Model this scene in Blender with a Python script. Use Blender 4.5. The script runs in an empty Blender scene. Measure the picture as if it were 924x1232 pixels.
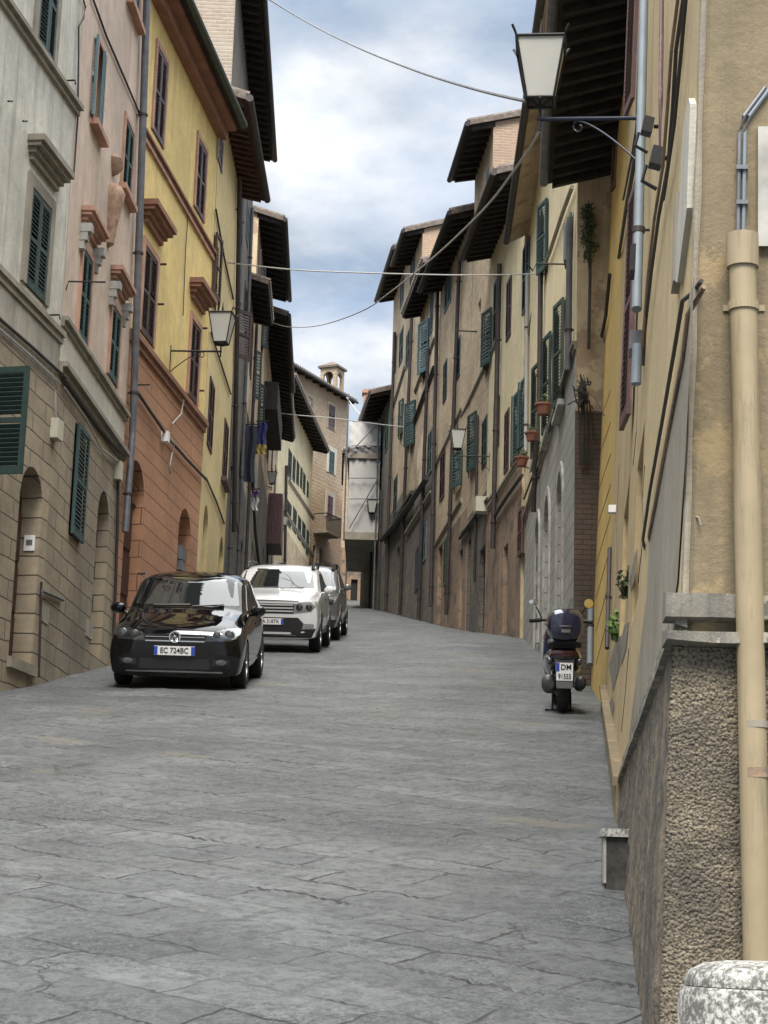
import bpy, bmesh, math, random
from mathutils import Vector, Matrix, noise
from mathutils.bvhtree import BVHTree
random.seed(7)
SC = bpy.context.scene
COL = SC.collection
rad = math.radians
# ------------------------------------------------------------------ camera model (photo is 924 x 1232)
FPX, HORY, ROLL, EYE = 2250.0, 1100.0, 0.03, 1.6
PITCH = math.atan((HORY - 616) / FPX)
def ray(x, y):
    dx, dy = x - 462, 616 - y
    a = dx * math.cos(ROLL) - dy * math.sin(ROLL)
    b = dx * math.sin(ROLL) + dy * math.cos(ROLL)
    return (a, FPX * math.cos(PITCH) - b * math.sin(PITCH), FPX * math.sin(PITCH) + b * math.cos(PITCH))
def at(x, y, Y):
    r = ray(x, y); k = Y / r[1]
    return Vector((r[0] * k, Y, EYE + r[2] * k))
SLOPE = 0.183
def gz(X, Y):
    z = SLOPE * Y
    w = max(0.0, min(1.0, (X + 1.0) / 4.0)); w = w * w * (3 - 2 * w)
    bump = math.exp(-((Y - 39.0) / 8.0) ** 2) * 0.2
    z += w * bump
    if Y < 5: z += 0.02 * (5 - Y) * 0.0
    if Y > 100: z = SLOPE * 100 + (Y - 100) * 0.03
    return z
# ------------------------------------------------------------------ object helpers
ORG = {}
def tag(o, label=None, cat=None, group=None, kind=None):
    if label: o['label'] = label
    if cat: o['category'] = cat
    if group: o['group'] = group
    if kind: o['kind'] = kind
    return o
def empty(name, loc, label, cat, group=None, rot=None):
    o = bpy.data.objects.new(name, None); COL.objects.link(o)
    o.location = loc
    o.empty_display_size = 0.2
    if rot: o.rotation_euler = rot
    ORG[o.name] = Vector(loc) if rot is None else None
    return tag(o, label, cat, group)
def local(name, loc=(0, 0, 0)):
    return loc
class MB:
    def __init__(s): s.v, s.f, s.m, s.uv = [], [], [], []
    def face(s, pts, mi=0, uv=None):
        i = len(s.v); s.v.extend(Vector(p) for p in pts)
        s.f.append(tuple(range(i, i + len(pts)))); s.m.append(mi)
        s.uv.append(list(uv) if uv else None)
    def box(s, f, a, b, c, mi=0):
        P = [f(x, y, z) for z in c for y in b for x in a]
        for q in ((0, 2, 3, 1), (4, 5, 7, 6), (0, 1, 5, 4), (2, 6, 7, 3), (0, 4, 6, 2), (1, 3, 7, 5)):
            s.face([P[k] for k in q], mi)
    def tube(s, pts, r, n=8, mi=0, cap=True, r2=None):
        pts = [Vector(p) for p in pts]; rings = []
        up = Vector((0, 0, 1))
        for i, p in enumerate(pts):
            t = (pts[min(i + 1, len(pts) - 1)] - pts[max(i - 1, 0)])
            if t.length < 1e-9: t = Vector((0, 0, 1))
            t.normalize()
            x = t.cross(up) if abs(t.dot(up)) < .95 else t.cross(Vector((1, 0, 0)))
            x.normalize(); y = t.cross(x)
            rr = r if r2 is None else r + (r2 - r) * i / (len(pts) - 1)
            if callable(r): rr = r(i)
            rings.append([p + (x * math.cos(k * 2 * math.pi / n) + y * math.sin(k * 2 * math.pi / n)) * rr for k in range(n)])
        for a, b in zip(rings, rings[1:]):
            for k in range(n): s.face([a[k], a[(k + 1) % n], b[(k + 1) % n], b[k]], mi)
        if cap: s.face(rings[0][::-1], mi); s.face(rings[-1], mi)
    def lathe(s, c, prof, n=20, axis='z', mi=0, sy=1.0):
        c = Vector(c)
        def pt(r, h, k):
            a = 2 * math.pi * k / n; x, y = r * math.cos(a), r * math.sin(a) * sy
            return c + {'z': Vector((x, y, h)), 'y': Vector((x, h, y)), 'x': Vector((h, x, y))}[axis]
        for (r0, h0), (r1, h1) in zip(prof, prof[1:]):
            for k in range(n):
                q = []
                for p in (pt(r0, h0, k), pt(r0, h0, k + 1), pt(r1, h1, k + 1), pt(r1, h1, k)):
                    if not q or (p - q[-1]).length > 1e-6: q.append(p)
                if len(q) > 2 and (q[0] - q[-1]).length < 1e-6: q.pop()
                if len(q) > 2: s.face(q, mi)
    def obj(s, name, mats, parent=None, smooth=False, merge=True):
        if not s.f: return None
        o0 = Vector((0, 0, 0))
        if parent is not None:
            g = ORG.get(parent.name)
            if g is not None: o0 = g
        me = bpy.data.meshes.new(name)
        me.from_pydata([tuple(v - o0) for v in s.v], [], s.f)
        if not isinstance(mats, (list, tuple)): mats = [mats]
        for m in mats: me.materials.append(m)
        me.polygons.foreach_set('material_index', s.m)
        ul = me.uv_layers.new(name='UVMap')
        for i, f in enumerate(s.f):
            if s.uv[i] is None:
                p = [s.v[k] for k in f]; nn = (p[1] - p[0]).cross(p[2] - p[0])
                s.uv[i] = [(q.x, q.y) for q in p] if abs(nn.z) > .75 * nn.length else ([(q.x + .3, q.z) for q in p] if abs(nn.y) > abs(nn.x) else [(q.y, q.z) for q in p])
        flat = [c for f in s.uv for p in f for c in p]
        ul.data.foreach_set('uv', flat)
        if merge:
            bm = bmesh.new(); bm.from_mesh(me)
            bmesh.ops.remove_doubles(bm, verts=bm.verts, dist=1e-5)
            bmesh.ops.recalc_face_normals(bm, faces=bm.faces)
            bm.to_mesh(me); bm.free()
        if smooth:
            me.polygons.foreach_set('use_smooth', [True] * len(me.polygons))
            try: me.set_sharp_from_angle(angle=rad(40))
            except Exception: pass
        me.update()
        o = bpy.data.objects.new(name, me); COL.objects.link(o)
        if parent is not None:
            o.parent = parent
            ORG[o.name] = ORG.get(parent.name)
        else:
            ORG[o.name] = Vector((0, 0, 0))
        return o
def top(mb, name, mats, label, cat, group=None, smooth=False, kind=None):
    return tag(mb.obj(name, mats, None, smooth), label, cat, group, kind)
XYZ = lambda x, y, z: Vector((x, y, z))
# ------------------------------------------------------------------ node helpers
def lin(h):
    h = h.lstrip('#'); out = []
    for i in (0, 2, 4):
        c = int(h[i:i + 2], 16) / 255
        out.append(c / 12.92 if c <= .04045 else ((c + .055) / 1.055) ** 2.4)
    return tuple(out) + (1,)
def nd(t, typ, ins=None, **pr):
    n = t.nodes.new('ShaderNode' + typ)
    for k, v in pr.items(): setattr(n, k, v)
    for k, v in (ins or {}).items():
        s = n.inputs[k]
        if isinstance(v, bpy.types.NodeSocket): t.links.new(v, s)
        else: s.default_value = v
    return n
def mixc(t, f, a, b, mode='MIX'):
    n = nd(t, 'Mix', None, data_type='RGBA', blend_type=mode)
    for i, v in ((0, f), (6, a), (7, b)):
        if isinstance(v, bpy.types.NodeSocket): t.links.new(v, n.inputs[i])
        else: n.inputs[i].default_value = v
    return n.outputs[2]
def mth(t, op, a, b=0.0, c=None, clamp=False):
    d = {0: a, 1: b}
    if c is not None: d[2] = c
    n = nd(t, 'Math', d, operation=op, use_clamp=clamp)
    return n.outputs[0]
def ramp(t, f, stops):
    n = nd(t, 'ValToRGB', {'Fac': f}); e = n.color_ramp.elements
    while len(e) < len(stops): e.new(.5)
    for q, (p, c) in zip(e, stops):
        q.position = p; q.color = c if len(c) == 4 else tuple(c) + (1,)
    return n.outputs['Color']
def g(v): return (v, v, v, 1)
def noi(t, vec, scale, detail=4, rough=.55):
    return nd(t, 'TexNoise', {'Vector': vec, 'Scale': scale, 'Detail': detail, 'Roughness': rough}).outputs['Fac']
def scl(t, vec, s, rot=(0, 0, 0), loc=(0, 0, 0)):
    return nd(t, 'Mapping', {'Vector': vec, 'Scale': s, 'Rotation': rot, 'Location': loc}).outputs[0]
MATS = {}
def newmat(name):
    m = bpy.data.materials.new(name); m.use_nodes = True
    t = m.node_tree; t.nodes.clear()
    out = nd(t, 'OutputMaterial'); b = nd(t, 'BsdfPrincipled')
    t.links.new(b.outputs[0], out.inputs[0])
    MATS[name] = m
    return m, t, b
def put(t, b, col=None, rough=None, bump=None, bs=.3, bd=.02):
    for k, v in (('Base Color', col), ('Roughness', rough)):
        if v is None: continue
        if isinstance(v, bpy.types.NodeSocket): t.links.new(v, b.inputs[k])
        else: b.inputs[k].default_value = v
    if bump is not None:
        n = nd(t, 'Bump', {'Height': bump, 'Strength': bs, 'Distance': bd})
        t.links.new(n.outputs[0], b.inputs['Normal'])
def sh(c, k): return (c[0] * k, c[1] * k, c[2] * k, 1)
def plaster(name, c, var=.35, stain=(.12, .1, .08, 1), amt=.5, peel=None, rough=.9, sc=1.0):
    m, t, b = newmat(name)
    uv = nd(t, 'TexCoord').outputs['UV']
    w = nd(t, 'TexNoise', {'Vector': uv, 'Scale': 1.3 * sc, 'Detail': 4}).outputs['Color']
    uw = nd(t, 'VectorMath', {0: uv, 1: nd(t, 'VectorMath', {0: w, 1: (.5, .5, .5)}, operation='MULTIPLY').outputs[0]}, operation='ADD').outputs[0]
    n1 = noi(t, uw, .55 * sc, 6, .65); n2 = noi(t, uw, 4.5 * sc, 8, .72); n4 = noi(t, uv, 28 * sc, 5, .7)
    streak = noi(t, scl(t, uv, (4.2 * sc, .2 * sc, 1)), 1.0, 7, .7)
    drip = noi(t, scl(t, uv, (11 * sc, .5 * sc, 1), (0, 0, 0), (3, 1, 0)), 1.0, 5, .65)
    col = mixc(t, ramp(t, n1, [(.32, g(0)), (.66, g(1))]), sh(c, 1 - var * 1.1), sh(c, 1 + var * .5))
    col = mixc(t, mth(t, 'MULTIPLY', ramp(t, n2, [(.44, g(0)), (.68, g(1))]), .55), col, sh(c, .62))
    col = mixc(t, mth(t, 'MULTIPLY', ramp(t, streak, [(.47, g(0)), (.68, g(1))]), amt), col, stain)
    col = mixc(t, mth(t, 'MULTIPLY', ramp(t, drip, [(.58, g(0)), (.7, g(1))]), amt * .7), col, sh(stain, .8))
    col = mixc(t, mth(t, 'MULTIPLY', ramp(t, n4, [(.5, g(0)), (.72, g(1))]), .3), col, sh(c, .55))
    n3 = noi(t, scl(t, uv, (1, 1, 1), (0, 0, 0), (13, 7, 0)), 1.6 * sc, 8, .7)
    if peel:
        col = mixc(t, ramp(t, n3, [(.53, g(0)), (.57, g(1))]), col, peel)
    hb = mth(t, 'ADD', mth(t, 'MULTIPLY', n2, .7), mth(t, 'MULTIPLY', n4, .5))
    put(t, b, col, rough, hb, .5, .02)
    return m
def masonry(name, c1, c2, mort, bw=.6, bh=.3, ms=.012, var=.4, bump=.6, dirt=(.05, .045, .04, 1), amt=.5, wob=.03, patch=None):
    m, t, b = newmat(name)
    uv = nd(t, 'TexCoord').outputs['UV']
    d = nd(t, 'TexNoise', {'Vector': uv, 'Scale': 2.2, 'Detail': 3}).outputs['Color']
    uvd = nd(t, 'VectorMath', {0: uv, 1: nd(t, 'VectorMath', {0: nd(t, 'VectorMath', {0: d, 1: (.5, .5, .5)}, operation='SUBTRACT').outputs[0], 1: (wob, wob, 0)}, operation='MULTIPLY').outputs[0]}, operation='ADD').outputs[0]
    br = nd(t, 'TexBrick', {'Vector': uvd, 'Color1': c1, 'Color2': c2, 'Mortar': mort, 'Scale': 1.0, 'Mortar Size': ms, 'Mortar Smooth': .3, 'Bias': 0.0, 'Brick Width': bw, 'Row Height': bh})
    br.offset = .5
    n1 = noi(t, uv, .6, 5, .6); n2 = noi(t, uv, 7, 6, .65)
    col = mixc(t, mth(t, 'MULTIPLY', ramp(t, n2, [(.4, g(0)), (.75, g(1))]), var), br.outputs['Color'], sh(c1, .5))
    col = mixc(t, mth(t, 'MULTIPLY', ramp(t, n1, [(.42, g(0)), (.68, g(1))]), amt), col, dirt)
    if patch:
        n4 = noi(t, scl(t, uv, (1, 1, 1), (0, 0, 0), (3, 9, 0)), .5, 6, .65)
        col = mixc(t, ramp(t, n4, [(.5, g(0)), (.56, g(1))]), col, patch)
    h = mth(t, 'ADD', mth(t, 'MULTIPLY', br.outputs['Fac'], -1.0), mth(t, 'MULTIPLY', n2, .5))
    put(t, b, col, .92, h, bump, .025)
    return m
def simple(name, c, rough=.6, metal=0, var=.25, sc=8.0, bump=0, coat=0, spec=None, streak=None):
    m, t, b = newmat(name)
    ob = nd(t, 'TexCoord').outputs['Object']
    n = noi(t, ob, sc, 5, .6)
    col = mixc(t, ramp(t, n, [(.35, g(0)), (.7, g(1))]), sh(c, 1 - var), sh(c, 1 + var * .5))
    if 'shutter' in name:
        rnd_ = nd(t, 'ObjectInfo').outputs['Random']
        col = mixc(t, mth(t, 'MULTIPLY', rnd_, .55), col, (min(1, c[0] * 1.6 + .03), min(1, c[1] * 1.5 + .03), min(1, c[2] * 1.5 + .03), 1))
    if streak:
        s2 = noi(t, scl(t, ob, (9, 9, .8)), 2.5, 8, .75)
        col = mixc(t, ramp(t, s2, [(.52, g(0)), (.68, g(1))]), col, streak)
    put(t, b, col, rough, n if bump else None, bump, .01)
    b.inputs['Metallic'].default_value = metal
    if coat: b.inputs['Coat Weight'].default_value = coat; b.inputs['Coat Roughness'].default_value = .03
    if spec is not None: b.inputs['Specular IOR Level'].default_value = spec
    return m
# palette -----------------------------------------------------------
GREY = (.55, .53, .46, 1); PINK = (.58, .46, .37, 1); YEL = (.72, .545, .22, 1); ORG_ = (.44, .23, .13, 1)
m_greyp = plaster('grey_plaster', GREY, .26, (.2, .2, .17, 1), .6)
m_greyl = plaster('greige_plaster', (.36, .33, .28, 1), .3, (.12, .11, .1, 1), .5)
m_pink = plaster('pink_plaster', PINK, .26, (.33, .24, .19, 1), .6)
m_white = plaster('offwhite_plaster', (.56, .53, .45, 1), .2, (.3, .27, .22, 1), .4)
m_yel = plaster('yellow_plaster', YEL, .18, (.38, .29, .15, 1), .45)
m_org = masonry('terracotta_rustication', ORG_, sh(ORG_, .9), (.075, .034, .022, 1), 3.2, .275, .009, .35, .7, (.22, .115, .07, 1), .7, .02)
m_olive = masonry('olive_stone_blocks', (.36, .30, .21, 1), (.29, .24, .175, 1), (.045, .038, .031, 1), .95, .245, .010, .5, .8, (.12, .10, .08, 1), .75, .05)
m_brick = masonry('old_brick', (.42, .27, .18, 1), (.34, .24, .17, 1), (.46, .40, .32, 1), .26, .075, .010, .3, .5, (.2, .16, .13, 1), .5, .01)
m_brickp = masonry('pale_brick', (.36, .30, .235, 1), (.28, .205, .155, 1), (.40, .35, .29, 1), .28, .09, .016, .4, .7, (.42, .38, .32, 1), .6, .012)
m_brickd = masonry('dark_brick', (.12, .08, .06, 1), (.09, .07, .055, 1), (.05, .045, .04, 1), .26, .075, .010, .4, .5, (.04, .035, .03, 1), .6, .01)
m_rubble = masonry('rubble_stone', (.56, .44, .29, 1), (.40, .31, .205, 1), (.58, .48, .35, 1), .34, .15, .02, .65, .8, (.22, .17, .115, 1), .65, .09)
m_rubbled = masonry('brown_rubble', (.46, .35, .24, 1), (.34, .26, .18, 1), (.48, .39, .28, 1), .32, .14, .02, .45, .7, (.22, .175, .13, 1), .5, .09, (.60, .50, .35, 1))
m_darkst = masonry('dark_stone_base', (.17, .145, .115, 1), (.125, .108, .09, 1), (.07, .062, .052, 1), .7, .32, .014, .45, .6, (.05, .045, .04, 1), .6, .05)
m_brownp = plaster('brown_plaster', (.29, .20, .135, 1), .4, (.07, .06, .05, 1), .6, (.11, .095, .08, 1))
m_greyrust = masonry('grey_rustication', (.34, .34, .315, 1), (.29, .29, .27, 1), (.08, .08, .08, 1), 1.1, .28, .012, .25, .5, (.17, .17, .165, 1), .5, .01)
m_cream = plaster('cream_plaster', (.70, .61, .40, 1), .16, (.4, .34, .22, 1), .35)
m_tan = plaster('tan_plaster', (.56, .45, .30, 1), .3, (.2, .16, .11, 1), .5, (.34, .25, .17, 1))
m_paley = plaster('pale_yellow_plaster', (.62, .50, .26, 1), .18, (.42, .34, .2, 1), .4)
m_brty = plaster('bright_yellow_plaster', (.62, .44, .14, 1), .2, (.4, .27, .1, 1), .4)
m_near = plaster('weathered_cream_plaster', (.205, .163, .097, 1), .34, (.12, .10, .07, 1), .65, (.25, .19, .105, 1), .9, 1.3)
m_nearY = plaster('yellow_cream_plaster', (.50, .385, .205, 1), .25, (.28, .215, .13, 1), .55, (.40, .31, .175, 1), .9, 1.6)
m_board = plaster('flaking_white_board', (.50, .47, .40, 1), .2, (.25, .23, .2, 1), .5)
m_enggrey = simple('engine_casting', (.09, .09, .09, 1), .45, .6, .3, 10)
m_neargrey = plaster('bare_grey_render', (.27, .235, .18, 1), .3, (.17, .155, .14, 1), .5, None, .92, 2.0)
m_ledge = plaster('ledge_stone', (.20, .185, .155, 1), .45, (.07, .068, .062, 1), .8, (.30, .27, .21, 1), .92, 3.0)
m_band = simple('grey_stone_trim', (.25, .225, .18, 1), .85, 0, .3, 3, .3)
m_terra = simple('terracotta_trim', (.24, .115, .075, 1), .8, 0, .25, 3, .2)
m_pinktrim = simple('pink_stone_trim', (.42, .24, .17, 1), .8, 0, .3, 3, .2)
m_whitest = simple('white_stone', (.36, .35, .32, 1), .85, 0, .35, 5, .3)
m_teal = simple('teal_shutter_paint', (.018, .055, .058, 1), .55, 0, .3, 12)
m_greend = simple('dark_green_shutter_paint', (.012, .036, .034, 1), .55, 0, .3, 12)
m_bluegr = simple('blue_grey_shutter_paint', (.07, .11, .125, 1), .6, 0, .3, 12)
m_bluet = simple('faded_teal_shutter_paint', (.06, .13, .15, 1), .6, 0, .35, 6)
m_green = simple('green_shutter_paint', (.02, .085, .045, 1), .55, 0, .3, 12)
m_brown = simple('dark_brown_shutter_paint', (.045, .024, .024, 1), .55, 0, .35, 10)
m_brownw = simple('weathered_brown_shutter_paint', (.07, .045, .05, 1), .6, 0, .4, 14, 0, 0, None, (.32, .29, .29, 1))
m_purp = simple('maroon_shutter_paint', (.06, .022, .026, 1), .5, 0, .35, 14, 0, 0, None, (.2, .12, .13, 1))
m_wood = simple('dark_eave_timber', (.028, .022, .020, 1), .8, 0, .5, 5, .2)
m_woodr = simple('reddish_eave_timber', (.07, .03, .022, 1), .8, 0, .5, 5, .2)
m_door = simple('dark_red_door', (.05, .018, .014, 1), .5, 0, .3, 6)
m_doorb = simple('old_brown_door', (.07, .05, .035, 1), .7, 0, .4, 6)
m_doorg = simple('pale_grey_door', (.36, .36, .37, 1), .6, 0, .2, 5)
m_roof = simple('grey_brown_roof_tiles', (.16, .13, .11, 1), .9, 0, .5, 9, .5)
m_iron = simple('black_iron', (.018, .018, .02, 1), .5, .4, .3, 20)
m_ironb = simple('blue_black_iron', (.02, .026, .045, 1), .45, .4, .3, 20)
m_pipeg = simple('grey_blue_pipe', (.16, .195, .225, 1), .55, 0, .15, 4)
m_piped = simple('dark_brown_pipe', (.045, .036, .036, 1), .6, .1, .3, 6)
m_pipes = simple('grey_downpipe', (.15, .155, .17, 1), .5, .3, .3, 5)
m_pipec = simple('cream_painted_pipe', (.29, .232, .14, 1), .5, 0, .12, 5, 0, 0, None, (.15, .125, .08, 1))
m_gutg = simple('green_gutter', (.035, .055, .045, 1), .5, .2, .3, 6)
m_cable = simple('dark_cable', (.035, .032, .03, 1), .7, 0, .2, 10)
m_cablew = simple('pale_grey_cable', (.34, .34, .33, 1), .6, 0, .1, 10)
m_box = simple('cream_junction_box', (.45, .43, .34, 1), .6, 0, .15, 10)
m_black = simple('black_plastic', (.012, .012, .013, 1), .45, 0, .2, 10)
m_whitep = simple('white_plastic', (.75, .75, .73, 1), .5, 0, .08, 6)
m_tarp = simple('white_tarpaulin', (.42, .415, .40, 1), .7, 0, .15, .8, .15)
m_tarpg = simple('grey_tarpaulin', (.24, .23, .23, 1), .7, 0, .2, .8, .15)
m_pot = simple('terracotta_pot', (.19, .075, .05, 1), .8, 0, .3, 8)
m_leaf = simple('green_leaf', (.16, .27, .07, 1), .6, 0, .5, 9)
m_moss = simple('dull_ivy_leaf', (.09, .115, .055, 1), .8, 0, .5, 9)
m_twig = simple('grey_twig', (.09, .08, .065, 1), .9, 0, .4, 9)
m_blue = simple('deep_blue_cloth', (.02, .024, .12, 1), .9, 0, .2, 9)
m_navy = simple('navy_cloth', (.02, .026, .04, 1), .9, 0, .2, 9)
m_yelc = simple('yellow_cloth', (.34, .28, .07, 1), .9, 0, .2, 9)
m_purpc = simple('violet_cloth', (.2, .1, .25, 1), .9, 0, .2, 9)
m_whitec = simple('white_cloth', (.6, .6, .6, 1), .9, 0, .15, 9)
m_bluebag = simple('blue_paint', (.04, .1, .3, 1), .6, 0, .2, 9)
m_chrome = simple('chrome', (.7, .7, .72, 1), .12, 1, .05, 4)
m_alu = simple('alloy_metal', (.42, .42, .43, 1), .35, .9, .1, 6)
m_tyre = simple('tyre_rubber', (.015, .015, .016, 1), .85, 0, .2, 20)
m_carblk = simple('black_car_paint', (.003, .003, .004, 1), .25, 0, .1, 3, 0, 1.0, .0)
m_carwht = simple('white_car_paint', (.55, .56, .57, 1), .3, 0, .03, 2, 0, .8)
m_cargry = simple('silver_grey_car_paint', (.12, .123, .13, 1), .28, .4, .1, 3, 0, 1.0)
m_navyp = simple('navy_scooter_paint', (.006, .008, .03, 1), .22, 0, .1, 3, 0, 1.0)
m_redl = simple('red_tail_lens', (.07, .005, .006, 1), .2, 0, .1, 6, 0, 1.0)
m_platew = simple('white_plate', (.7, .7, .7, 1), .4, 0, .05, 6)
m_plateb = simple('blue_plate_band', (.02, .06, .4, 1), .4, 0, .05, 6)
m_seat = simple('black_vinyl', (.012, .012, .012, 1), .5, 0, .2, 8)
m_chimney = masonry('chimney_brick', (.42, .2, .13, 1), (.34, .17, .11, 1), (.36, .28, .22, 1), .26, .08, .012, .2, .4)
m_travert, _t, _b = newmat('pitted_travertine')
_ob = nd(_t, 'TexCoord').outputs['Object']
_n = noi(_t, _ob, 75, 6, .75); _n2 = noi(_t, _ob, 9, 5, .7)
_c = mixc(_t, ramp(_t, mth(_t, 'ADD', mth(_t, 'MULTIPLY', _n, .7), mth(_t, 'MULTIPLY', _n2, .45)), [(.52, g(0)), (.63, g(1))]), (.46, .45, .42, 1), (.10, .098, .09, 1))
put(_t, _b, _c, .85, _n, .6, .01)
def glassy(name, c, rough=.08, alpha=1):
    m, t, b = newmat(name)
    put(t, b, c, rough); b.inputs['Specular IOR Level'].default_value = .8
    b.inputs['Coat Weight'].default_value = 1.0; b.inputs['Coat Roughness'].default_value = .02
    return m
m_glass = glassy('dark_window_glass', (.02, .024, .026, 1), .1)
m_carglass = glassy('car_window_glass', (.012, .015, .016, 1), .03)
m_dark = simple('unlit_interior', (.012, .011, .010, 1), .9, 0, .2, 5)
m_stub = simple('sooty_stone', (.06, .055, .05, 1), .9, 0, .6, 14, .5)
m_bright = simple('bright_grille_metal', (.5, .5, .51, 1), .35, .3, .05, 6)
m_lamp2 = simple('pale_headlamp_lens', (.26, .265, .27, 1), .2, .3, .3, 14, 0, 1.0)
m_relief = simple('worn_relief_stone', (.34, .22, .15, 1), .9, 0, .5, 7, .5)
m_fartan = masonry('far_tan_rubble', (.44, .34, .235, 1), (.33, .255, .18, 1), (.46, .38, .28, 1), .4, .2, .03, .5, .7, (.24, .19, .14, 1), .6, .12, (.36, .26, .18, 1))
m_lens, _t, _b = newmat('clear_lamp_lens')
put(_t, _b, (.10, .105, .11, 1), .15); _b.inputs['Metallic'].default_value = .6; _b.inputs['Coat Weight'].default_value = 1
m_frost, _t, _b = newmat('frosted_lamp_glass')
_ob = nd(_t, 'TexCoord').outputs['Object']
put(_t, _b, mixc(_t, noi(_t, _ob, 3, 3), (.40, .40, .37, 1), (.50, .50, .47, 1)), .35)
_b.inputs['Transmission Weight'].default_value = .0
_b.inputs['Subsurface Weight'].default_value = .3
m_yelrefl = simple('painted_yellow_reflection', (.5,.34,.10,1), .25, 0, .1, 9, 0, 1.0)  # reflection of a yellow facade, painted into the mirror's colour
m_screen, _t, _b = newmat('clear_windscreen_plastic')
put(_t, _b, (.8, .85, .88, 1), .05); _b.inputs['Transmission Weight'].default_value = .9; _b.inputs['Alpha'].default_value = .35
# roughcast
m_rough, _t, _b = newmat('roughcast_render')
_uv = nd(_t, 'TexCoord').outputs['UV']
_v = nd(_t, 'TexVoronoi', {'Vector': _uv, 'Scale': 95.0, 'Randomness': 1.0}).outputs['Distance']
_n = noi(_t, _uv, 3.2, 7, .72); _n2 = noi(_t, _uv, 95, 4, .7)
_c = mixc(_t, ramp(_t, _n, [(.35, g(0)), (.62, g(1))]), (.09, .08, .064, 1), (.27, .228, .16, 1))
_c = mixc(_t, ramp(_t, _n2, [(.45, g(0)), (.62, g(1))]), _c, (.05, .043, .036, 1))
put(_t, _b, _c, .95, mth(_t, 'SUBTRACT', _n2, _v), .8, .02)
m_roughd, _t, _b = newmat('dark_stained_roughcast')
_uv = nd(_t, 'TexCoord').outputs['UV']
_n = noi(_t, scl(_t, _uv, (5, .8, 1)), 1.0, 6, .65); _n2 = noi(_t, _uv, 40, 5, .7)
_c = mixc(_t, ramp(_t, _n, [(.38, g(0)), (.66, g(1))]), (.055, .052, .048, 1), (.26, .20, .13, 1))
_c = mixc(_t, ramp(_t, _n2, [(.48, g(0)), (.62, g(1))]), _c, (.06, .055, .05, 1))
put(_t, _b, _c, .95, _n2, .8, .02)
# paving
m_pave, _t, _b = newmat('grey_stone_paving')
_ob = nd(_t, 'TexCoord').outputs['Object']
def _wob(vec, sc_, amp, det=4):
    c = nd(_t, 'TexNoise', {'Vector': vec, 'Scale': sc_, 'Detail': det, 'Roughness': .65}).outputs['Color']
    c = nd(_t, 'VectorMath', {0: nd(_t, 'VectorMath', {0: c, 1: (.5, .5, .5)}, operation='SUBTRACT').outputs[0], 1: (amp, amp, 0)}, operation='MULTIPLY').outputs[0]
    return nd(_t, 'VectorMath', {0: vec, 1: c}, operation='ADD').outputs[0]
_p = _wob(_wob(_ob, 1.7, .14), 9, .035)
_pr = scl(_t, _p, (1, 1, 0), (0, 0, rad(36)))
_br = nd(_t, 'TexBrick', {'Vector': _pr, 'Color1': (.150, .161, .166, 1), 'Color2': (.098, .106, .110, 1), 'Mortar': (.11, .117, .12, 1), 'Scale': 1.0, 'Mortar Size': .009, 'Mortar Smooth': .2, 'Bias': -.1, 'Brick Width': .74, 'Row Height': .33})
_br.offset = .45
_big = noi(_t, _ob, .33, 4, .6); _mid = noi(_t, _ob, 1.5, 6, .7); _fin = noi(_t, _ob, 13, 7, .78); _grit = noi(_t, _ob, 55, 4, .75)
_rgh = ramp(_t, noi(_t, scl(_t, _ob, (1, 1, 1), (0, 0, 0), (7, 2, 0)), .9, 5, .65), [(.42, g(0)), (.60, g(1))])
_c = mixc(_t, mth(_t, 'MULTIPLY', ramp(_t, _mid, [(.40, g(0)), (.64, g(1))]), .55), _br.outputs['Color'], (.058, .062, .063, 1))
_c = mixc(_t, mth(_t, 'MULTIPLY', ramp(_t, _big, [(.42, g(0)), (.66, g(1))]), .55), _c, (.145, .152, .15, 1))
_c = mixc(_t, mth(_t, 'MULTIPLY', ramp(_t, _fin, [(.47, g(0)), (.60, g(1))]), .75), _c, (.045, .049, .052, 1))
_c = mixc(_t, mth(_t, 'MULTIPLY', mth(_t, 'MULTIPLY', ramp(_t, _grit, [(.47, g(0)), (.58, g(1))]), _rgh), .9), _c, (.028, .034, .036, 1))
_c = mixc(_t, mth(_t, 'MULTIPLY', ramp(_t, noi(_t, scl(_t, _ob, (1, 1, 1), (0, 0, 0), (1, 6, 0)), 21, 5, .7), [(.6, g(0)), (.7, g(1))]), .6), _c, (.20, .205, .20, 1))
_c = mixc(_t, mth(_t, 'MULTIPLY', ramp(_t, noi(_t, scl(_t, _pr, (.8, 1.9, 1), (0, 0, 0), (9, 4, 0)), .6, 3), [(.64, g(0)), (.69, g(1))]), .55), _c, (.15, .135, .10, 1))
# chipped edges: thin broken cracks
_vo = nd(_t, 'TexVoronoi', {'Vector': _wob(scl(_t, _pr, (1.25, 2.3, 1)), 3.0, .5, 6), 'Scale': 1.0}, feature='DISTANCE_TO_EDGE').outputs['Distance']
_vk = mth(_t, 'MULTIPLY', ramp(_t, _vo, [(.003, g(1)), (.010, g(0))]), ramp(_t, noi(_t, _ob, 1.1, 4, .65), [(.62, g(0)), (.66, g(1))]))
_jk = mth(_t, 'MULTIPLY', _br.outputs['Fac'], ramp(_t, noi(_t, scl(_t, _ob, (1, 1, 1), (0, 0, 0), (3, 3, 0)), 1.6, 5, .65), [(.44, g(.12)), (.58, g(1))]))
_crk = mth(_t, 'MAXIMUM', mth(_t, 'MULTIPLY', _vk, .45), _jk)
_c = mixc(_t, mth(_t, 'MULTIPLY', _crk, .92), _c, (.012, .012, .013, 1))
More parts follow.
